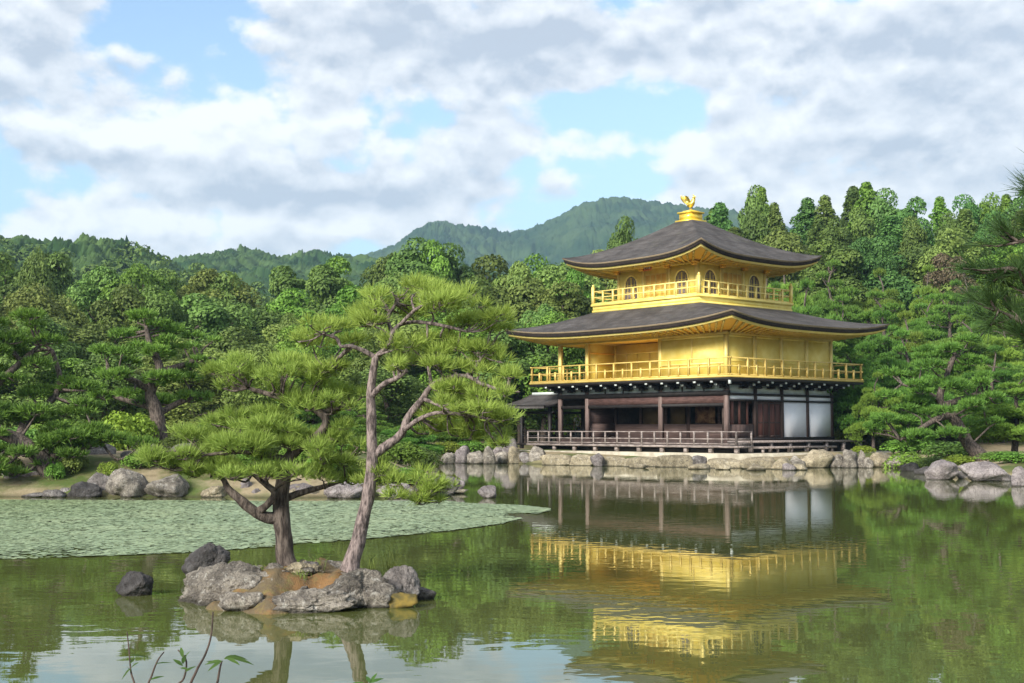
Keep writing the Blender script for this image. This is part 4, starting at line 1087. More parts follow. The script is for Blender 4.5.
# ------------------------------------------------------------------ the island with its rocks and two pines
def pick(*a): return a[RG.randint(len(a))]
def islet():
    rg = np.random.RandomState(5)
    nx, ny = 90, 60
    X, Y = np.meshgrid(np.linspace(-1.16, 1.10, nx), np.linspace(-1.35, 1.35, ny))
    Rr = np.hypot(X/.95, Y/1.0); an = np.arctan2(Y, X)
    edge = 1+.10*np.sin(3*an+1)+.06*np.sin(7*an)
    t = Rr/edge
    Z = .31*(1-sstep(t, .40, 1.08))-.35*sstep(t, .95, 1.25)
    nz = np.array([mnoise.fractal(Vector((x*2.2, y*2.2, 4)), 1, 2, 5) for x, y in zip(X.ravel(), Y.ravel())]).reshape(X.shape)
    Z = Z+.10*nz
    idx = np.arange(nx*ny).reshape(ny, nx); q = np.stack([idx[:-1,:-1], idx[:-1,1:], idx[1:,1:], idx[1:,:-1]], -1).reshape(-1, 4)
    m, nt, b, out = new_mat('islet_moss_and_litter')
    a = noise_n(nt, 2.6, 6, .65); c2 = noise_n(nt, 5.5, 6, .7, dist=.4); f = noise_n(nt, 40, 4, .7)
    c = mixc(nt, smooth_n(nt, a, .44, .60), (.125,.098,.060), (.215,.122,.054))
    c = mixc(nt, smooth_n(nt, c2, .50, .62), c, (.16,.13,.055))
    c = mixc(nt, smooth_n(nt, c2, .40, .32), c, (.27,.25,.225))
    c = mixc(nt, math_n(nt, 'MULTIPLY', smooth_n(nt, f, .5, .7), .5), c, (.07,.045,.03))
    nt.links.new(c, b.inputs['Base Color']); b.inputs['Roughness'].default_value = .95; b.inputs['Specular IOR Level'].default_value = .1
    bump_n(nt, b, f, .8, .02)
    o = MB().add(np.stack([X, Y, Z], -1), q).build('islet', m, None, True); o.location = (-2.26, 13.3, 0)
    tag(o, kind='structure')
islet()
I = dict(group=None)
rock(222, 604, 108, 42, ROCK_LICHEN, 'large pale lichen covered rock forming the left end of the island', d=12.75, depth=.75, seed=31, sub=6, rough=.16, sink=.3)
rock(240, 610, 44, 19, ROCK_LICHEN, 'small crusted rock at the water line on the front of the island', d=12.35, depth=.6, seed=32, rough=.16)
rock(300, 612, 112, 23, ROCK_LICHEN, 'long low pale ledge rock along the front of the island', d=12.25, depth=.32, seed=33, sub=6, rough=.18)
rock(350, 606, 76, 38, ROCK_LICHEN, 'mottled grey rock at the foot of the tall island pine', d=12.55, depth=.6, seed=34, sub=6, rough=.16)
rock(396, 592, 48, 36, ROCK, 'squarish grey block rock at the right end of the island', d=12.95, depth=.8, seed=35, sub=6, rough=.10, lean=-.05)
rock(372, 602, 56, 24, ROCK_LICHEN, 'low dark mottled rock on the front right of the island', d=12.6, depth=.6, seed=36, sub=4, rough=.2)
rock(292, 590, 120, 34, ROCK_LICHEN, 'flat grey slab rock on the back of the island behind the pine foot', d=13.3, depth=.5, seed=37, sub=6, rough=.16)
rock(318, 582, 44, 26, ROCK_TAN, 'brownish rock between the feet of the two island pines', d=13.7, depth=.7, seed=38, rough=.16)
MOSS = mat_two('golden_moss', (.07,.060,.024), (.19,.135,.030), 9, .95, None, .8, .02)
rock(396, 597, 44, 14, MOSS, 'mound of golden yellow moss on the right end of the island', d=12.62, depth=.5, seed=39, rough=.12, name='moss_mound')
rock(202, 579, 46, 36, ROCK_DARK, 'dark rough rock leaning behind the left end of the island', d=14.9, depth=.8, seed=41, sub=5, rough=.12, lean=.25)
rock(131, 594, 36, 23, ROCK_DARK, 'small dark rock alone in the water left of the island', d=13.5, depth=.8, seed=42, sub=5, rough=.12)
rock(262, 597, 52, 13, ROCK_LICHEN, 'flat crusted stone lying on the rusty litter of the island', d=12.8, depth=.7, seed=51, sub=5, rough=.2, z0=.21)
rock(300, 588, 46, 12, ROCK_TAN, 'low brown stone lying before the foot of the low island pine', d=13.0, depth=.7, seed=52, sub=5, rough=.2, z0=.28)
rock(335, 590, 60, 30, ROCK_LICHEN, 'pale crusted rock directly before the foot of the tall island pine', d=13.0, depth=.6, seed=49, sub=5, rough=.18)
rock(425, 582, 22, 12, ROCK, 'small grey stone touching the right tip of the island', d=13.2, depth=.8, seed=43)
rock(487, 497, 19, 13, ROCK_PINK, 'small pinkish rock alone in the open water of the inlet', d=32.5, depth=.9, seed=44)
for k in range(16):
    a = RG.uniform(0, 6.28); q = RG.uniform(.25, .95); x, y = -2.26+.8*q*math.cos(a), 13.2+.75*q*math.sin(a)
    z0 = .31*(1-sstep(np.array(q), .40, 1.08))+.0
    w = RG.uniform(7, 20)
    rock(512+x/y*F, 590, w, w*RG.uniform(.35, .6), pick(ROCK_LICHEN, ROCK, ROCK_TAN), 'small loose stone lying on the litter of the island', d=y, z0=float(z0), sub=4, rough=.16, group='loose stones on the island')
def tuft_grass(px, py, d, n, hgt, label):
    rg = np.random.RandomState(int(px)); mb = MB()
    for k in range(n):
        a = rg.rand()*6.28; l = hgt*rg.uniform(.5, 1); b = rg.normal(size=2)*.035
        mb.bar((b[0], b[1], -.05), (b[0]+math.cos(a)*l*.25, b[1]+math.sin(a)*l*.25, l*.7), .004, .003)
        mb.bar((b[0]+math.cos(a)*l*.25, b[1]+math.sin(a)*l*.25, l*.7), (b[0]+math.cos(a)*l*.6, b[1]+math.sin(a)*l*.6, l), .003, .002)
    o = mb.build('grass_tuft', LEAF['olive']); o.location = at(px, py, d); tag(o, label, 'grass')
tuft_grass(392, 566, 13.4, 26, .24, 'thin grass tuft growing on the island beside the tall pine')
tuft_grass(318, 566, 13.4, 20, .12, 'short grass tuft on the island between the two pines')
tuft_grass(262, 574, 13.1, 30, .10, 'short grass tuft on the island left of the low pine trunk')
tuft_grass(300, 578, 12.9, 30, .09, 'short grass tuft on the island before the low pine trunk')
tuft_grass(372, 568, 13.2, 24, .14, 'short grass tuft on the island right of the tall pine foot')

px_pine('pine_tree', 'low spreading island pine with a short dark trunk and layered lime green pads', 13.45,
    [[(287,566,10.75),(285,556,9.46),(284,540,8.60),(281,515,8.26),(281,495,7.74),(284,475,6.88),(289,458,6.02),(300,447,5.16),(316,437,4.73),(326,422,4.30),(318,411,3.87),(300,404,3.44),(275,396,2.75),(248,388,1.72)],
     [(280,519,6.45),(262,516,5.68,-.06),(248,507,5.16,-.1),(238,498,4.30,-.12),(228,489,3.61,-.1),(222,478,2.58,-.1),(205,468,1.72,-.15)],
     [(258,512,3.87,-.08),(270,502,3.61,-.14),(274,492,3.44,-.18),(264,483,2.75,-.2),(252,474,1.72,-.2)],
     [(281,500,4.30,.02),(300,493,3.44,.1),(322,487,2.58,.16),(345,480,1.38,.2)],
     [(289,460,3.87),(265,455,3.10,-.15),(240,452,2.24,-.25),(205,455,1.38,-.3)], [(320,413,3.01),(338,408,2.41,.1),(356,402,1.38,.15)], [(284,478,3.44,.05),(310,468,2.58,.15),(335,462,1.55,.2)], [(300,447,3.44),(275,440,2.58,.1),(245,436,1.55,.15)]],
    [(172,458,26,13,-.3),(198,453,34,15,-.25),(232,452,36,16,-.35),(268,450,34,16,-.3),(302,455,34,16,-.25),(330,460,22,11,.05),(186,470,24,10,-.2),(215,472,30,11,-.1),(250,470,30,12,-.45),(288,472,28,12,-.35),(318,476,24,9,.1),
     (232,432,32,15,.1),(262,428,32,16,-.05),(292,434,32,14,0),(322,445,28,12,.2),(345,452,22,11,.15),(212,440,24,12,.2),(352,478,16,9,.2),(255,420,28,9,.1),(222,424,22,9,.15),(285,418,24,8,.2),(345,434,22,10,.15),(196,440,22,10,0),
     (226,380,24,12,0),(250,374,26,14,.05),(278,372,28,15,0),(305,380,28,14,-.1),(330,392,28,13,0),(352,398,18,11,.15),(292,396,30,12,.2),(318,404,28,11,-.15),(262,390,26,10,.2),(215,372,14,8,.1),(345,410,20,9,.1)],
    LEAF['hero'], BARK, 1900, .105, .0030, 12, 21, twig=.007, scale_r=1, split=4)
px_pine('pine_tree', 'tall open island pine with a curving pinkish grey trunk and bright lime pads', 13.1,
    [[(349,572,10.50),(352,562,8.75),(357,545,7.35),(364,515,6.65),(369,490,6.30),(372,465,6.02),(372,440,5.32),(371,415,4.90),(371,393,4.48),(373,372,3.92),(376,356,3.50)],
     [(375,357,2.80),(362,350,2.38,-.05),(350,346,2.10,-.1),(341,346,1.82,-.1),(336,338,1.98,-.1),(322,334,1.26,-.15)], [(350,347,1.82,-.08),(336,360,1.98,.1),(322,368,1.35,.2),(305,372,0.90,.25)],
     [(376,357,2.94),(388,346,2.66,.05),(393,332,2.38,.1),(400,325,2.10,.12),(416,322,1.82,.1),(440,325,1.80,.05),(468,332,1.08,0)], [(393,334,1.82,.1),(388,318,1.98,.2),(396,302,1.44,.25),(392,292,0.90,.25)], [(400,325,1.98,.1),(418,308,1.62,-.1),(440,300,0.90,-.2)],
     [(371,397,3.36),(384,384,2.80,-.1),(397,378,2.38,-.15),(407,370,2.16,-.2)],
     [(373,455,4.90),(386,446,4.62,.02),(401,434,4.20,.04),(409,416,3.78,.04),(422,400,3.36,.02),(431,387,2.94,0),(447,378,2.52,-.05),(466,376,2.10,-.1),(482,384,2.16,-.12),(502,390,1.44,-.15),(520,392,0.90,-.15)],
     [(431,388,1.96),(430,376,1.98,.1),(427,362,1.26,.15)], [(466,376,1.98,-.1),(476,366,1.62,0),(486,352,1.08,.1)],
     [(404,430,2.80),(418,420,2.38,-.1),(436,413,1.96,-.2),(458,414,1.98,-.25),(486,418,1.08,-.3)], [(424,399,2.16),(436,404,1.80,-.1),(448,410,1.08,-.15)],
     [(370,482,2.80),(384,468,2.38,.1),(394,476,2.10,.12),(402,488,2.16,.12),(412,494,1.44,.1)]],
    [(388,294,24,12,.2),(412,290,30,13,.2),(440,294,28,13,.05),(462,304,28,13,-.1),(484,318,24,11,0),(430,308,34,13,-.2),(400,308,28,13,.35),(372,316,26,13,.2),(352,326,24,12,.1),(330,332,24,12,-.15),(310,342,18,10,0),(345,340,22,10,.3),(455,320,28,11,.2),(500,326,16,8,.1),
     (318,370,22,10,.2),(300,366,18,9,.3),(335,368,16,8,.15),
     (408,344,24,11,0),(432,342,30,13,.15),(462,346,32,13,.1),(490,352,24,10,.15),(420,362,28,11,.2),(450,362,32,11,-.1),(480,368,28,10,.1),(496,378,20,9,-.1),(405,368,16,8,-.2),
     (440,392,26,9,-.1),(470,394,30,10,.1),(494,400,24,10,-.1),(430,410,28,11,.2),(460,412,32,13,-.25),(484,416,28,13,-.2),(498,424,14,9,-.2),(450,428,30,10,.1),(474,434,26,10,.1),(494,440,16,9,0),
     (386,466,18,9,.2),(402,476,26,11,.1),(424,482,24,10,.05),(440,490,14,8,.1),(412,496,22,8,.1),(372,482,14,8,.2),(430,500,14,6,.05)],
    LEAF['hero'], BARK_GREY, 1700, .105, .0030, 12, 22, twig=.007, scale_r=1, split=4)

# near pine on the camera side, trunk outside the frame: dark brushes reach in from the right
def near_pine():
    d0 = 5.6; rg = np.random.RandomState(9); o = Vector((3.35, d0, h1(3.35, d0)))
    def W(px, py, dd=0): p = at(px-2, py+20, d0+dd); return (p.x-o.x, p.y-o.y, p.z-o.z)
    wood = MB(); crown = MB(); tips = []
    tr = cr([(0,0,-.3,.13), (.02,.03,.6,.11), (-.08,0,1.4,.09), (.06,.05,2.2,.07), (0,.1,2.9,.04), (-.05,.1,3.3,.02)], 6); wood.tube(tr[:,:3], tr[:,3], 10, .15)
    for pts in ([(0,0,1.55), W(1090,330), W(1050,318), W(1020,300), W(1000,290)], [(0,.03,1.9), W(1080,262), W(1045,255), W(1010,248)], [(0,.03,2.1), W(1085,205), W(1050,212), W(1022,222)], [(0,0,1.75), W(1090,300), W(1055,285), W(1030,270)],
                [(0,.05,2.2), W(1110,180), W(1090,172), W(1060,172)], [(0,0,1.6), W(1100,345), W(1060,340), W(1035,322)], [(0,.05,2.6), (.5,.3,2.8), (.9,.5,2.9)], [(0,.05,2.3), (.5,-.4,2.5), (.8,-.7,2.55)], [(0,0,1.8), (.6,.3,1.95), (1.0,.5,2.0)]):
        P = cr([(*p, .03*(1-i*.22)) for i, p in enumerate(pts)], 5); wood.tube(P[:,:3], P[:,3], 6, .1)
        for t in (.3, .42, .54, .64, .74, .83, .92, 1.0):
            k = min(len(P)-1, int(t*(len(P)-1))); q = P[k,:3]
            for _ in range(1 if t < 1 else 3):
                e = q+rg.normal(size=3)*np.array([.05,.09,.05])+np.array([-.07,0,.03]); wood.tube([q, (q+e)/2+np.array([0,0,-.01]), e], [.007,.006,.005], 5, cap=False)
                tips.append((q, e))
    for q, e in tips:
        ax = (e-q); ax = ax/np.linalg.norm(ax); n = 90
        base = q+(e-q)*rg.uniform(.2, 1.05, n)[:,None]
        d = ax*.75+rg.normal(size=(n,3))*.42+np.array([0,0,.28]); d /= np.linalg.norm(d, axis=1)[:,None]
        w = np.cross(d, rg.normal(size=(n,3))); w /= np.linalg.norm(w, axis=1)[:,None]
        L = .135*rg.uniform(.7, 1.15, n)[:,None]; wd = .0016
        V = np.stack([base-w*wd, base+w*wd, base+d*L*.6+w*wd, base+d*L], 1).reshape(-1, 3); crown.add(V, np.arange(4*n).reshape(n, 4))
    rt = thing('pine_tree', 'near dark pine whose long needled brushes reach in from the right edge', 'tree', o)
    finish_tree(rt, wood, crown, BARK, mat_leaf('needles_near', (.030,.064,.020), (.090,.160,.042), scale=4))
near_pine()

# ------------------------------------------------------------------ shore rocks
# left bank: the bigger rocks first
for px, yb, w, h, m, lab, dd in (
    (122, 497, 44, 29, ROCK_LICHEN, 'big upright grey rock with white lichen on the left bank', .8), (163, 497, 44, 23, ROCK_LICHEN, 'broad lichen streaked rock right of the big upright rock on the left bank', .8),
    (97, 496, 26, 24, ROCK, 'dark squat rock left of the big upright rock on the left bank', .8), (82, 497, 34, 16, ROCK_DARK, 'low dark slab beside the leaning pine trunk on the left bank', .7),
    (22, 494, 60, 24, ROCK_PINK, 'pale pinkish rock left of the leaning pine trunk', .6), (212, 497, 26, 12, ROCK_TAN, 'low tan rock under the left pads of the low island pine', .7),
    (246, 496, 18, 20, ROCK_PINK, 'upright pale stone seen behind the bent branch of the low island pine', .8), (222, 484, 40, 16, ROCK_TAN, 'mossy tan rock higher on the left bank behind the low island pine', .8),
    (344, 498, 44, 20, ROCK_PINK, 'pale grey rock seen between the two island pine trunks', .6), (300, 497, 40, 12, ROCK_TAN, 'flat tan rock right of the low island pine trunk', .6), (440, 496, 40, 22, ROCK, 'grey rock at the tip of the left spit', .7), (456, 493, 18, 14, ROCK_PINK, 'small pale rock ending the left spit', .8), (395, 498, 40, 16, ROCK_PINK, 'low pale rock under the drooping pads of the tall island pine', .6)):
    rock(px, yb, w, h, m, lab, depth=dd, rough=.13)
for px in list(range(-20, 460, 14)):
    rock(px+RG.uniform(-8, 8), 496.5+RG.uniform(-3.5, 1.0), RG.uniform(8, 34), RG.uniform(4, 15), pick(ROCK, ROCK_LICHEN, ROCK_TAN, ROCK_DARK, ROCK_PINK), 'small weathered shore stone along the water line of the left bank', group='shore stones of the left bank', sub=3, rough=.14)
for px, yt, d in ((98, 452, 37), (128, 470, 35.5), (60, 470, 36.5), (180, 462, 37), (150, 466, 36), (40, 474, 36)):
    rock(px, 430+(EYE-h1((px-512)/F*d, d))*F/d, RG.uniform(18, 34), RG.uniform(8, 15), pick(ROCK_PINK, ROCK, ROCK_LICHEN), 'half buried pale rock on the sandy top of the left bank', d=d, z0=h1((px-512)/F*d, d)-.03, group='rocks on top of the left bank', sub=3)
# inlet back shore
for px in (432, 448, 462, 476, 489, 502, 515, 526, 538):
    rock(px, 463.5+RG.uniform(-.6, .6), RG.uniform(13, 22), RG.uniform(9, 18), pick(ROCK_PINK, ROCK, ROCK_LICHEN, ROCK_TAN), 'pale shore stone at the back of the inlet', group='shore stones of the inlet', sub=3, depth=.9)
for px, w, h in ((508, 20, 26), (497, 14, 18)):
    rock(px, 461, w, h, ROCK_PINK, 'tall pale %s stone beside the fishing porch' % ('larger' if w == 20 else 'smaller'), depth=.8, sub=3, d=67.5)
# pavilion shore: alternating tan slabs and grey boulders
P0, P1, P2, P3 = (545, 464.8), (690, 467.2), (768, 469.0), (850, 467.4)
def along(px): return float(np.interp(px, [530, 545, 690, 768, 850, 890, 915], [464.0, 464.8, 467.2, 469.0, 467.4, 467.2, 469]))
px = 541.0; i = 0
while px < 772:
    g = (i % 4 == 2); w = RG.uniform(13, 18) if g else RG.uniform(22, 40)
    V = rock(px+w/2, along(px+w/2)+(.5 if g else 0), w*1.06, RG.uniform(12, 15) if g else RG.uniform(8.5, 13), pick(ROCK, ROCK_PINK) if g else ROCK_TAN,
         'grey boulder set in the retaining edge below the pavilion' if g else 'tan slab of the retaining edge below the pavilion', group='grey boulders below the pavilion' if g else 'tan slabs below the pavilion', sub=4, depth=.75 if g else .42, rough=.13, boxy=0 if g else .38)
    px += w*.9; i += 1
while px < 905:
    w = RG.uniform(8, 30)
    rock(px+w/2, along(px+w/2)+RG.uniform(-.4, .6), w*1.25, RG.uniform(9, 19), pick(ROCK, ROCK_LICHEN, ROCK_LICHEN, ROCK_TAN), 'rough grey stone of the low shore wall right of the pavilion', group='stones of the right shore wall', sub=3, depth=.7, rough=.16)
    px += w*.92
for px, w, h in ((700, 24, 7), (724, 16, 9), (757, 20, 8), (790, 14, 9), (800, 18, 8), (640, 20, 6)):
    rock(px, along(px)+1.6, w, h*.8, pick(ROCK_TAN, ROCK_PINK), 'small stone lying in the shallow water before the pavilion', group='stones in the shallows before the pavilion', sub=3)
# right bank rocks
rock(945, 479.5, 34, 20, ROCK_PINK, 'mauve grey boulder with a steep peak on the right bank', depth=.8, seed=61, sub=5, rough=.07)
rock(988, 481, 52, 20, ROCK_PINK, 'broad mauve grey boulder right of the peaked boulder', depth=.7, seed=62, sub=5, rough=.07)
rock(1022, 486, 20, 20, ROCK_PINK, 'pale boulder cut by the right edge of the photo', depth=.8, seed=63, sub=4)
for px, yb, w, h in ((912, 471, 20, 9), (925, 474, 18, 8), (965, 478.5, 14, 8), (1008, 481, 12, 8)):
    rock(px, yb, w, h, pick(ROCK, ROCK_DARK), 'small dark stone at the foot of the right bank shrubs', group='small stones of the right bank', sub=3)

# ------------------------------------------------------------------ water lily sheet
def lilies():
    rg = np.random.RandomState(3); n = 280000
    px = rg.uniform(-330, 548, n)
    top = np.interp(px, [-330, -40, 0, 300, 440, 470, 520, 548], [499, 499, 499.5, 501, 500.5, 503, 505, 508])
    bot = np.interp(px, [-330, -40, 0, 100, 200, 280, 330, 400, 450, 500, 530, 548], [566, 559, 558, 555, 551, 545, 541, 535, 530, 523, 516, 510])
    # uniform over the water surface, not over the picture
    d0, d1 = EYE*F/(bot-429.3), EYE*F/(top-429.3)
    d = d0+(d1-d0)*rg.rand(n); x = (px-512)/F*d
    keep = rg.rand(n) < np.clip(d/33, .1, 1)*1.0
    edge = np.clip((d-d0)/(2.2*np.interp(px, [0, 400, 548], [.8, 1.3, 2.6])), 0, 1)**1.6
    cl = np.array([mnoise.noise(Vector((a*.8, b*.4, 2))) for a, b in zip(x, d)])
    keep &= (edge+.9*cl+1.5*rg.rand(n)) > 1.0+.35*sstep(px, 440, 548)*0.8
    keep &= ~((np.hypot(x+2.26, d-13.3) < 1.6)) & (pond_dist(x, d) < -.25)
    x, d = x[keep], d[keep]; n = len(x)
    r = rg.uniform(.022, .07, n); k = 7
    a = np.linspace(.25, 6.03, k)
    rot = rg.rand(n)*6.283; tl = rg.normal(size=(n, 2))*.04
    ca = np.cos(a[None]+rot[:,None])*r[:,None]; sa = np.sin(a[None]+rot[:,None])*r[:,None]
    z = .006+.010*rg.rand(n)[:,None]+ca*tl[:,:1]+sa*tl[:,1:]
    V = np.stack([x[:,None]+ca, d[:,None]+sa, np.maximum(z, .003)], -1).reshape(-1, 3)
    m, nt, b, out = new_mat('lily_pad_green')
    g = nt.nodes.new('ShaderNodeNewGeometry'); nn = noise_n(nt, .5, 4, .6)
    c = mixc(nt, g.outputs['Random Per Island'], (.150,.212,.092), (.270,.340,.172))
    c = mixc(nt, math_n(nt, 'MULTIPLY', smooth_n(nt, nn, .45, .65), .5), c, (.30,.36,.18))
    nt.links.new(c, b.inputs['Base Color']); b.inputs['Roughness'].default_value = .45; b.inputs['Specular IOR Level'].default_value = .5
    o = MB().add(V, np.arange(n*k).reshape(n, k)).build('water_lily_pads', m)
    tag(o, 'sheet of small pale green water lily pads floating along the left bank', 'water lilies', kind='stuff')
lilies()

# ------------------------------------------------------------------ hills beyond
def hill_ridge(name, pts, depth_front, depth_back, zfoot, leaf, cell, dome, res, seed, kind='structure', label=None):
    """wooded hill whose crest passes through the given points (x, y, z); canopy domes stand on it"""
    P = np.array(pts); rg = np.random.RandomState(seed)
    s = np.linspace(0, 1, res[0]); tt = np.linspace(0, len(P)-1, res[0])
    C = cr([tuple(p) for p in P], 24); C = np.stack([np.interp(s, np.linspace(0, 1, len(C)), C[:,k]) for k in range(3)], 1)
    v = np.concatenate([np.linspace(-1, 0, int(res[1]*.75)), np.linspace(0, 1, int(res[1]*.25))[1:]])
    X = np.repeat(C[:,0][None], len(v), 0); Y = C[:,1][None]+np.where(v<0, v*depth_front, v*depth_back)[:,None]
    Zr = C[:,2][None]; prof = np.where(v < 0, 1-np.abs(v)**1.15, 1-np.abs(v)**1.6)[:,None]
    ridge = np.array([[mnoise.fractal(Vector((x/cell/14+seed, y/cell/22, .3)), 1, 2, 4) for x, y in zip(xr, yr)] for xr, yr in zip(X, Y)])
    Z = zfoot+(Zr-zfoot)*np.clip(prof+ridge*.16*(1-np.abs(v[:,None]))*np.abs(v[:,None])*4, 0, 1.03)
    # canopy: rounded crowns from scattered centres
    gx = np.floor(X/cell).astype(int); gy = np.floor(Y/cell).astype(int); best = np.zeros_like(Z)
    def hsh(i, j, k): 
        h = np.sin(i*127.1+j*311.7+k*74.7+seed)*43758.5453; return h-np.floor(h)
    for di in (-1, 0, 1):
        for dj in (-1, 0, 1):
            i, j = gx+di, gy+dj; cx = (i+.1+.8*hsh(i, j, 1))*cell; cy = (j+.1+.8*hsh(i, j, 2))*cell
            rr = cell*(.55+.35*hsh(i, j, 3)); q = 1-((X-cx)**2+(Y-cy)**2)/rr**2
            best = np.maximum(best, np.sqrt(np.clip(q, 0, 1))*dome*(.6+.8*hsh(i, j, 4)))
    Z = Z+best+dome*.12*rg.normal(size=Z.shape)
    n, m = Z.shape; idx = np.arange(n*m).reshape(n, m)
    q = np.stack([idx[:-1,:-1], idx[:-1,1:], idx[1:,1:], idx[1:,:-1]], -1).reshape(-1, 4)
    o = MB().add(np.stack([X, Y, Z], -1), q).build(name, leaf)
    return tag(o, kind=kind)
def crest(lst, d): return [tuple(at(a, b, d)) for a, b in lst]
FARM = mat_two('far_forest', (.020,.050,.016), (.065,.110,.032), .055, .9, None, 0, 0, .35, .65, 0, .1)
FARM2 = mat_two('mountain_forest', (.018,.042,.018), (.048,.080,.030), .02, .9, None, 0, 0, .35, .65, 0, .1)
hill_ridge('near_hill', crest([(-160,244),(-60,246),(0,250),(60,257),(110,258),(150,272),(200,288),(260,306),(330,318)], 330), 130, 160, 2, FARM, 6.0, 4.2, (300, 120), 2)
hill_ridge('middle_hill', crest([(100,308),(150,284),(190,270),(225,261),(250,257),(285,264),(320,260),(350,264),(400,268),(460,274),(520,286),(600,306)], 620), 330, 300, 2, FARM, 7.0, 4.4, (330, 130), 3)
hill_ridge('mountain', crest([(250,300),(320,275),(360,262),(395,250),(420,233),(440,225),(460,228),(490,233),(515,236),(545,226),(575,212),(600,204),(625,202),(655,206),(690,211),(740,222),(820,236),(920,250),(1040,262)], 1500), 620, 700, 2, FARM2, 9.0, 5.5, (520, 150), 4)
def far_woods():
    """the nearer hill reads as a wood: leafy crowns and a few bare snags on its skyline, one mass"""
    rg = np.random.RandomState(8); mb = MB()
    for k in range(230):
        px = rg.uniform(-120, 330); yy = float(np.interp(px, [-160,0,60,110,150,200,260,330], [246,253,259,260,274,288,306,318]))
        dd = 330-rg.rand()**.7*70; f = (330-dd)/130
        p = at(px, yy, 330); z = 2+(p.z-2)*(1-f**1.15); R = rg.uniform(2.2, 4.0)
        for _ in range(4):
            leaves(mb, (p.x*dd/330+rg.normal()*R*.5, dd+rg.normal()*R*.4, z+1+R*.4+rg.normal()*R*.35), (R*.6, R*.6, R*.5), 50, .62, rg)
    tag(mb.build('far_woods', LEAF['far']), 'wood of leafy crowns covering the nearer hill behind the left forest', 'wood', kind='stuff')
far_woods()

# ------------------------------------------------------------------ visitor seen through the western bay
def person():
    p = pv(5.0*BAY, 12.6); z = h1(p.x, p.y)
    px = 578; d = 76.0; c = at(px, 430, d); z = h1(c.x, d); 
    import bmesh
    def skin(name, nodes, edges, mat, parent, sub=2):
        me = bpy.data.meshes.new(name); me.from_pydata([n[:3] for n in nodes], edges, []); o = bpy.data.objects.new(name, me); COL.objects.link(o)
        o.modifiers.new('s', 'SKIN'); sm = o.modifiers.new('d', 'SUBSURF'); sm.levels = sub; sm.render_levels = sub
        for v, n in zip(me.skin_vertices[0].data, nodes): v.radius = (n[3], n[3]*(n[4] if len(n) > 4 else 1))
        me.skin_vertices[0].data[0].use_root = True
        dg = bpy.context.evaluated_depsgraph_get(); m2 = bpy.data.meshes.new_from_object(o.evaluated_get(dg)); o.modifiers.clear(); o.data = m2
        m2.materials.append(mat); o.parent = parent
        for f in m2.polygons: f.use_smooth = True
        return o
    root = thing('person', 'person in a white shirt standing beyond the open western bay of the pavilion', 'person', (c.x, d, z), 2.7)
    SK = mat_two('skin', (.42,.27,.19), (.48,.32,.23), 9, .6)
    nodes = [(0,0,.92,.13,.8),(0,0,1.12,.125,.75),(0,-.01,1.34,.155,.7),(0,0,1.46,.07,.9),(0,.01,1.53,.055),(0,.02,1.60,.085),(0,.015,1.70,.088),(0,.01,1.745,.05),
             (.19,0,1.38,.058),(.23,.02,1.12,.045),(.22,.10,.88,.035),(.22,.12,.80,.035),(-.19,0,1.38,.058),(-.23,.02,1.12,.045),(-.22,.10,.88,.035),(-.22,.12,.80,.035),
             (.10,0,.86,.092),(.11,.01,.48,.062),(.11,-.02,.10,.042),(.11,.10,.03,.035),(-.10,0,.86,.092),(-.11,.02,.48,.062),(-.11,0,.10,.042),(-.11,.12,.03,.035)]
    ed = [(0,1),(1,2),(2,3),(3,4),(4,5),(5,6),(6,7),(2,8),(8,9),(9,10),(10,11),(2,12),(12,13),(13,14),(14,15),(0,16),(16,17),(17,18),(18,19),(0,20),(20,21),(21,22),(22,23)]
    b = skin('body', nodes, ed, SK, root)
    skin('shirt', [(0,0,.90,.15,.85),(0,0,1.12,.14,.8),(0,-.01,1.34,.17,.72),(0,0,1.45,.085,.9),(.20,0,1.39,.072),(.225,.015,1.20,.062),(-.20,0,1.39,.072),(-.225,.015,1.20,.062)], [(0,1),(1,2),(2,3),(2,4),(4,5),(2,6),(6,7)], mat_two('white_cotton', (.74,.74,.76), (.82,.82,.83), 8, .8), root)
    skin('trousers', [(0,0,.92,.14,.85),(.10,0,.84,.105),(.11,.01,.48,.078),(.11,-.01,.10,.062),(-.10,0,.84,.105),(-.11,.02,.48,.078),(-.11,.01,.10,.062)], [(0,1),(1,2),(2,3),(0,4),(4,5),(5,6)], mat_two('grey_cloth', (.10,.11,.14), (.15,.16,.19), 8, .8), root)
    skin('hair', [(0,-.005,1.66,.085),(0,0,1.73,.092),(0,.02,1.77,.06)], [(0,1),(1,2)], mat_two('black_hair', (.015,.012,.010), (.03,.025,.02), 20, .5), root)
    f = MB()
    for s in (-.032, .032): f.tube([(s,.098,1.665),(s,.104,1.665)], [.010,.008], 6)
    f.tube([(0,.10,1.655),(0,.122,1.635),(0,.104,1.625)], [.010,.014,.010], 6); f.tube([(-.022,.098,1.60),(0,.104,1.598),(.022,.098,1.60)], [.004,.006,.004], 6)
    f.build('face', SK, root)
person()

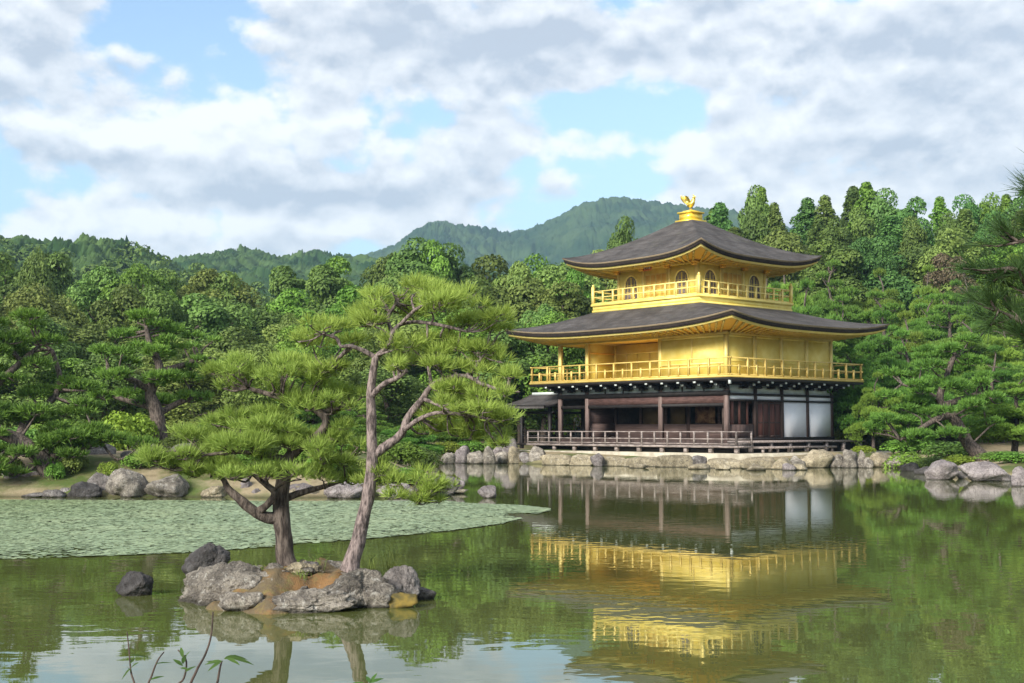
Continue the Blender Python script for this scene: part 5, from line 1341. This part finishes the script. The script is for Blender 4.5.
# ------------------------------------------------------------------ leafy stems on the near bank
def leaf_blade(mb, base, tip, w, n=Vector((0, 0, 1))):
    b = Vector(base); t = Vector(tip); d = t-b; s = d.cross(n)
    if s.length < 1e-5: s = Vector((1, 0, 0))
    s.normalize(); u = s.cross(d).normalized(); prof = [(0,.05),(.2,.75),(.45,1),(.75,.6),(1,.02)]; V = []
    for k, (a, r) in enumerate(prof):
        c = b+d*a-n*(a*a*d.length*.22); V += [c-s*w*r+u*w*r*.25, c, c+s*w*r+u*w*r*.25]
    Q = []
    for k in range(4): Q += [(3*k, 3*k+1, 3*k+4, 3*k+3), (3*k+1, 3*k+2, 3*k+5, 3*k+4)]
    mb.add([tuple(v) for v in V], Q)
def stem(pts, lv, d0, label, r=2.0, seed=0):
    """pts: picture points from the bank up; lv: (attach index fraction, tip px, tip py, width px, depth offset)"""
    rg = random.Random(seed); o = at(pts[0][0], pts[0][1], d0)
    zb = h1(o.x, d0); W = lambda px, py, dd=0: at(px, py, d0+dd)-Vector((o.x, d0, zb)); s = d0/F
    rt = thing('leafy_plant', label, 'plant', (o.x, d0, zb))
    P = [(*W(*pts[0])[:2], -.03, r*s*1.2)]+[(*W(a, b, .02*i), r*s*(1-.6*i/len(pts))) for i, (a, b) in enumerate(pts)]
    c = cr(P, 5); st = MB().tube(c[:,:3], c[:,3], 6); lf = MB()
    for bx, by, tx, ty, w, dd in lv:
        b = W(bx, by, dd*.3); t = W(tx, ty, dd); leaf_blade(lf, b, t, w*s*.72, Vector((.1*rg.uniform(-1,1), -.55, .83)))
    st.build('stem', mat_two('stem_brown', (.030,.022,.018), (.075,.050,.040), 30, .8), rt)
    if lv: lf.build('leaves', STEMLEAF, rt)
STEMLEAF = mat_leaf('leaves_stem', (.026,.060,.012), (.070,.130,.026), scale=12)
stem([(188,700),(196,672),(205,655),(211,636),(213,612)], [], 4.4, 'bare dark twig standing tallest among the near stems', 1.5, 1)
stem([(136,700),(131,672),(129,650),(127,632)], [(131,668,121,678,3,.02),(131,668,139,660,2.6,-.03),(130,664,135,656,2,.05),(129,655,151,655,2.2,.05),(131,672,126,664,2.4,-.05)], 4.2, 'leftmost thin stem with small dark leaves at the bottom of the picture', 1.1, 2)
stem([(146,700),(152,675),(158,660),(164,652)], [(150,680,164,674,2.2,.02),(155,664,172,660,1.4,.05)], 4.3, 'slanting thin twig right of the leftmost near stem', 1.2, 3)
stem([(172,702),(184,678),(186,660),(178,650)], [(183,666,172,657,3,0),(183,664,185,652,3.4,.05),(184,660,190,648,2.4,-.04),(183,658,180,644,2.8,.06),(185,672,196,664,2.4,.03),(180,668,190,668,2,-.03)], 4.0, 'near stem with a cluster of drooping pointed leaves', 1.2, 4)
stem([(215,702),(218,680),(220,668),(222,661)], [(222,661,204,662,3.4,.0),(222,661,207,669,2.8,-.05),(224,659,238,655,4,.03),(226,657,248,656,4,.06),(228,657,254,661,3.4,.02),(226,658,240,662,3,-.05),(220,664,205,658,2.6,.05)], 3.9, 'near stem topped by a flat spray of bright green leaves', 1.5, 5)
stem([(365,705),(368,690),(370,683)], [(368,686,352,680,3,0),(370,683,366,674,3,.04),(370,683,384,676,3,.02),(369,686,392,681,3,-.04),(370,684,377,670,2.6,.05)], 4.0, 'short leafy shoot cut by the bottom edge below the tall pine', 1.5, 6)

# the wood and the bank go on beyond the left edge of the frame
RG = np.random.RandomState(5)
row(100, -260, -40, 40, lambda p: 262, BL, ['oak', 'olive', 'dark', 'green'], 98, 'forest rows', 'rounded broadleaf tree', 12)
row(80, -260, -40, 46, lambda p: 322, BL, ['dark', 'oak', 'green'], 104, 'front rows of the forest', 'bushy broadleaf tree', 14)
row(52, -260, -60, 70, lambda p: 352, PN, ['pine'], 120, 'left bank beyond the frame', 'layered pine', 14)
for k in range(10):
    p = -30-22*k; d = RG.uniform(35, 44)
    shrub(p, d, 429.3+(EYE-h1((p-512)/F*d, d)-RG.uniform(.6, 1.3))*F/d, RG.uniform(50, 80), 'green', 'fresh green shrub on the left bank', 'fresh green shrubs on the left bank')

# ------------------------------------------------------------------ the unused prototypes go, the air stays
for k, r in PROTO.items():
    for c in list(r.children): bpy.data.objects.remove(c)
    bpy.data.objects.remove(r)
def haze():
    m = bpy.data.materials.new('air'); m.use_nodes = True; nt = m.node_tree; nt.nodes.clear()
    out = nt.nodes.new('ShaderNodeOutputMaterial'); v = nt.nodes.new('ShaderNodeVolumePrincipled')
    v.inputs['Color'].default_value = (.48,.74,1.0,1); v.inputs['Density'].default_value = HAZE; v.inputs['Anisotropy'].default_value = .2
    nt.links.new(v.outputs[0], out.inputs['Volume'])
    o = MB().box((-7000, -4000, -8), (7000, 9000, 330)).build('haze', m); tag(o, 'thin bluish air over the whole valley', 'haze', kind='stuff')
HAZE = .00022
haze()
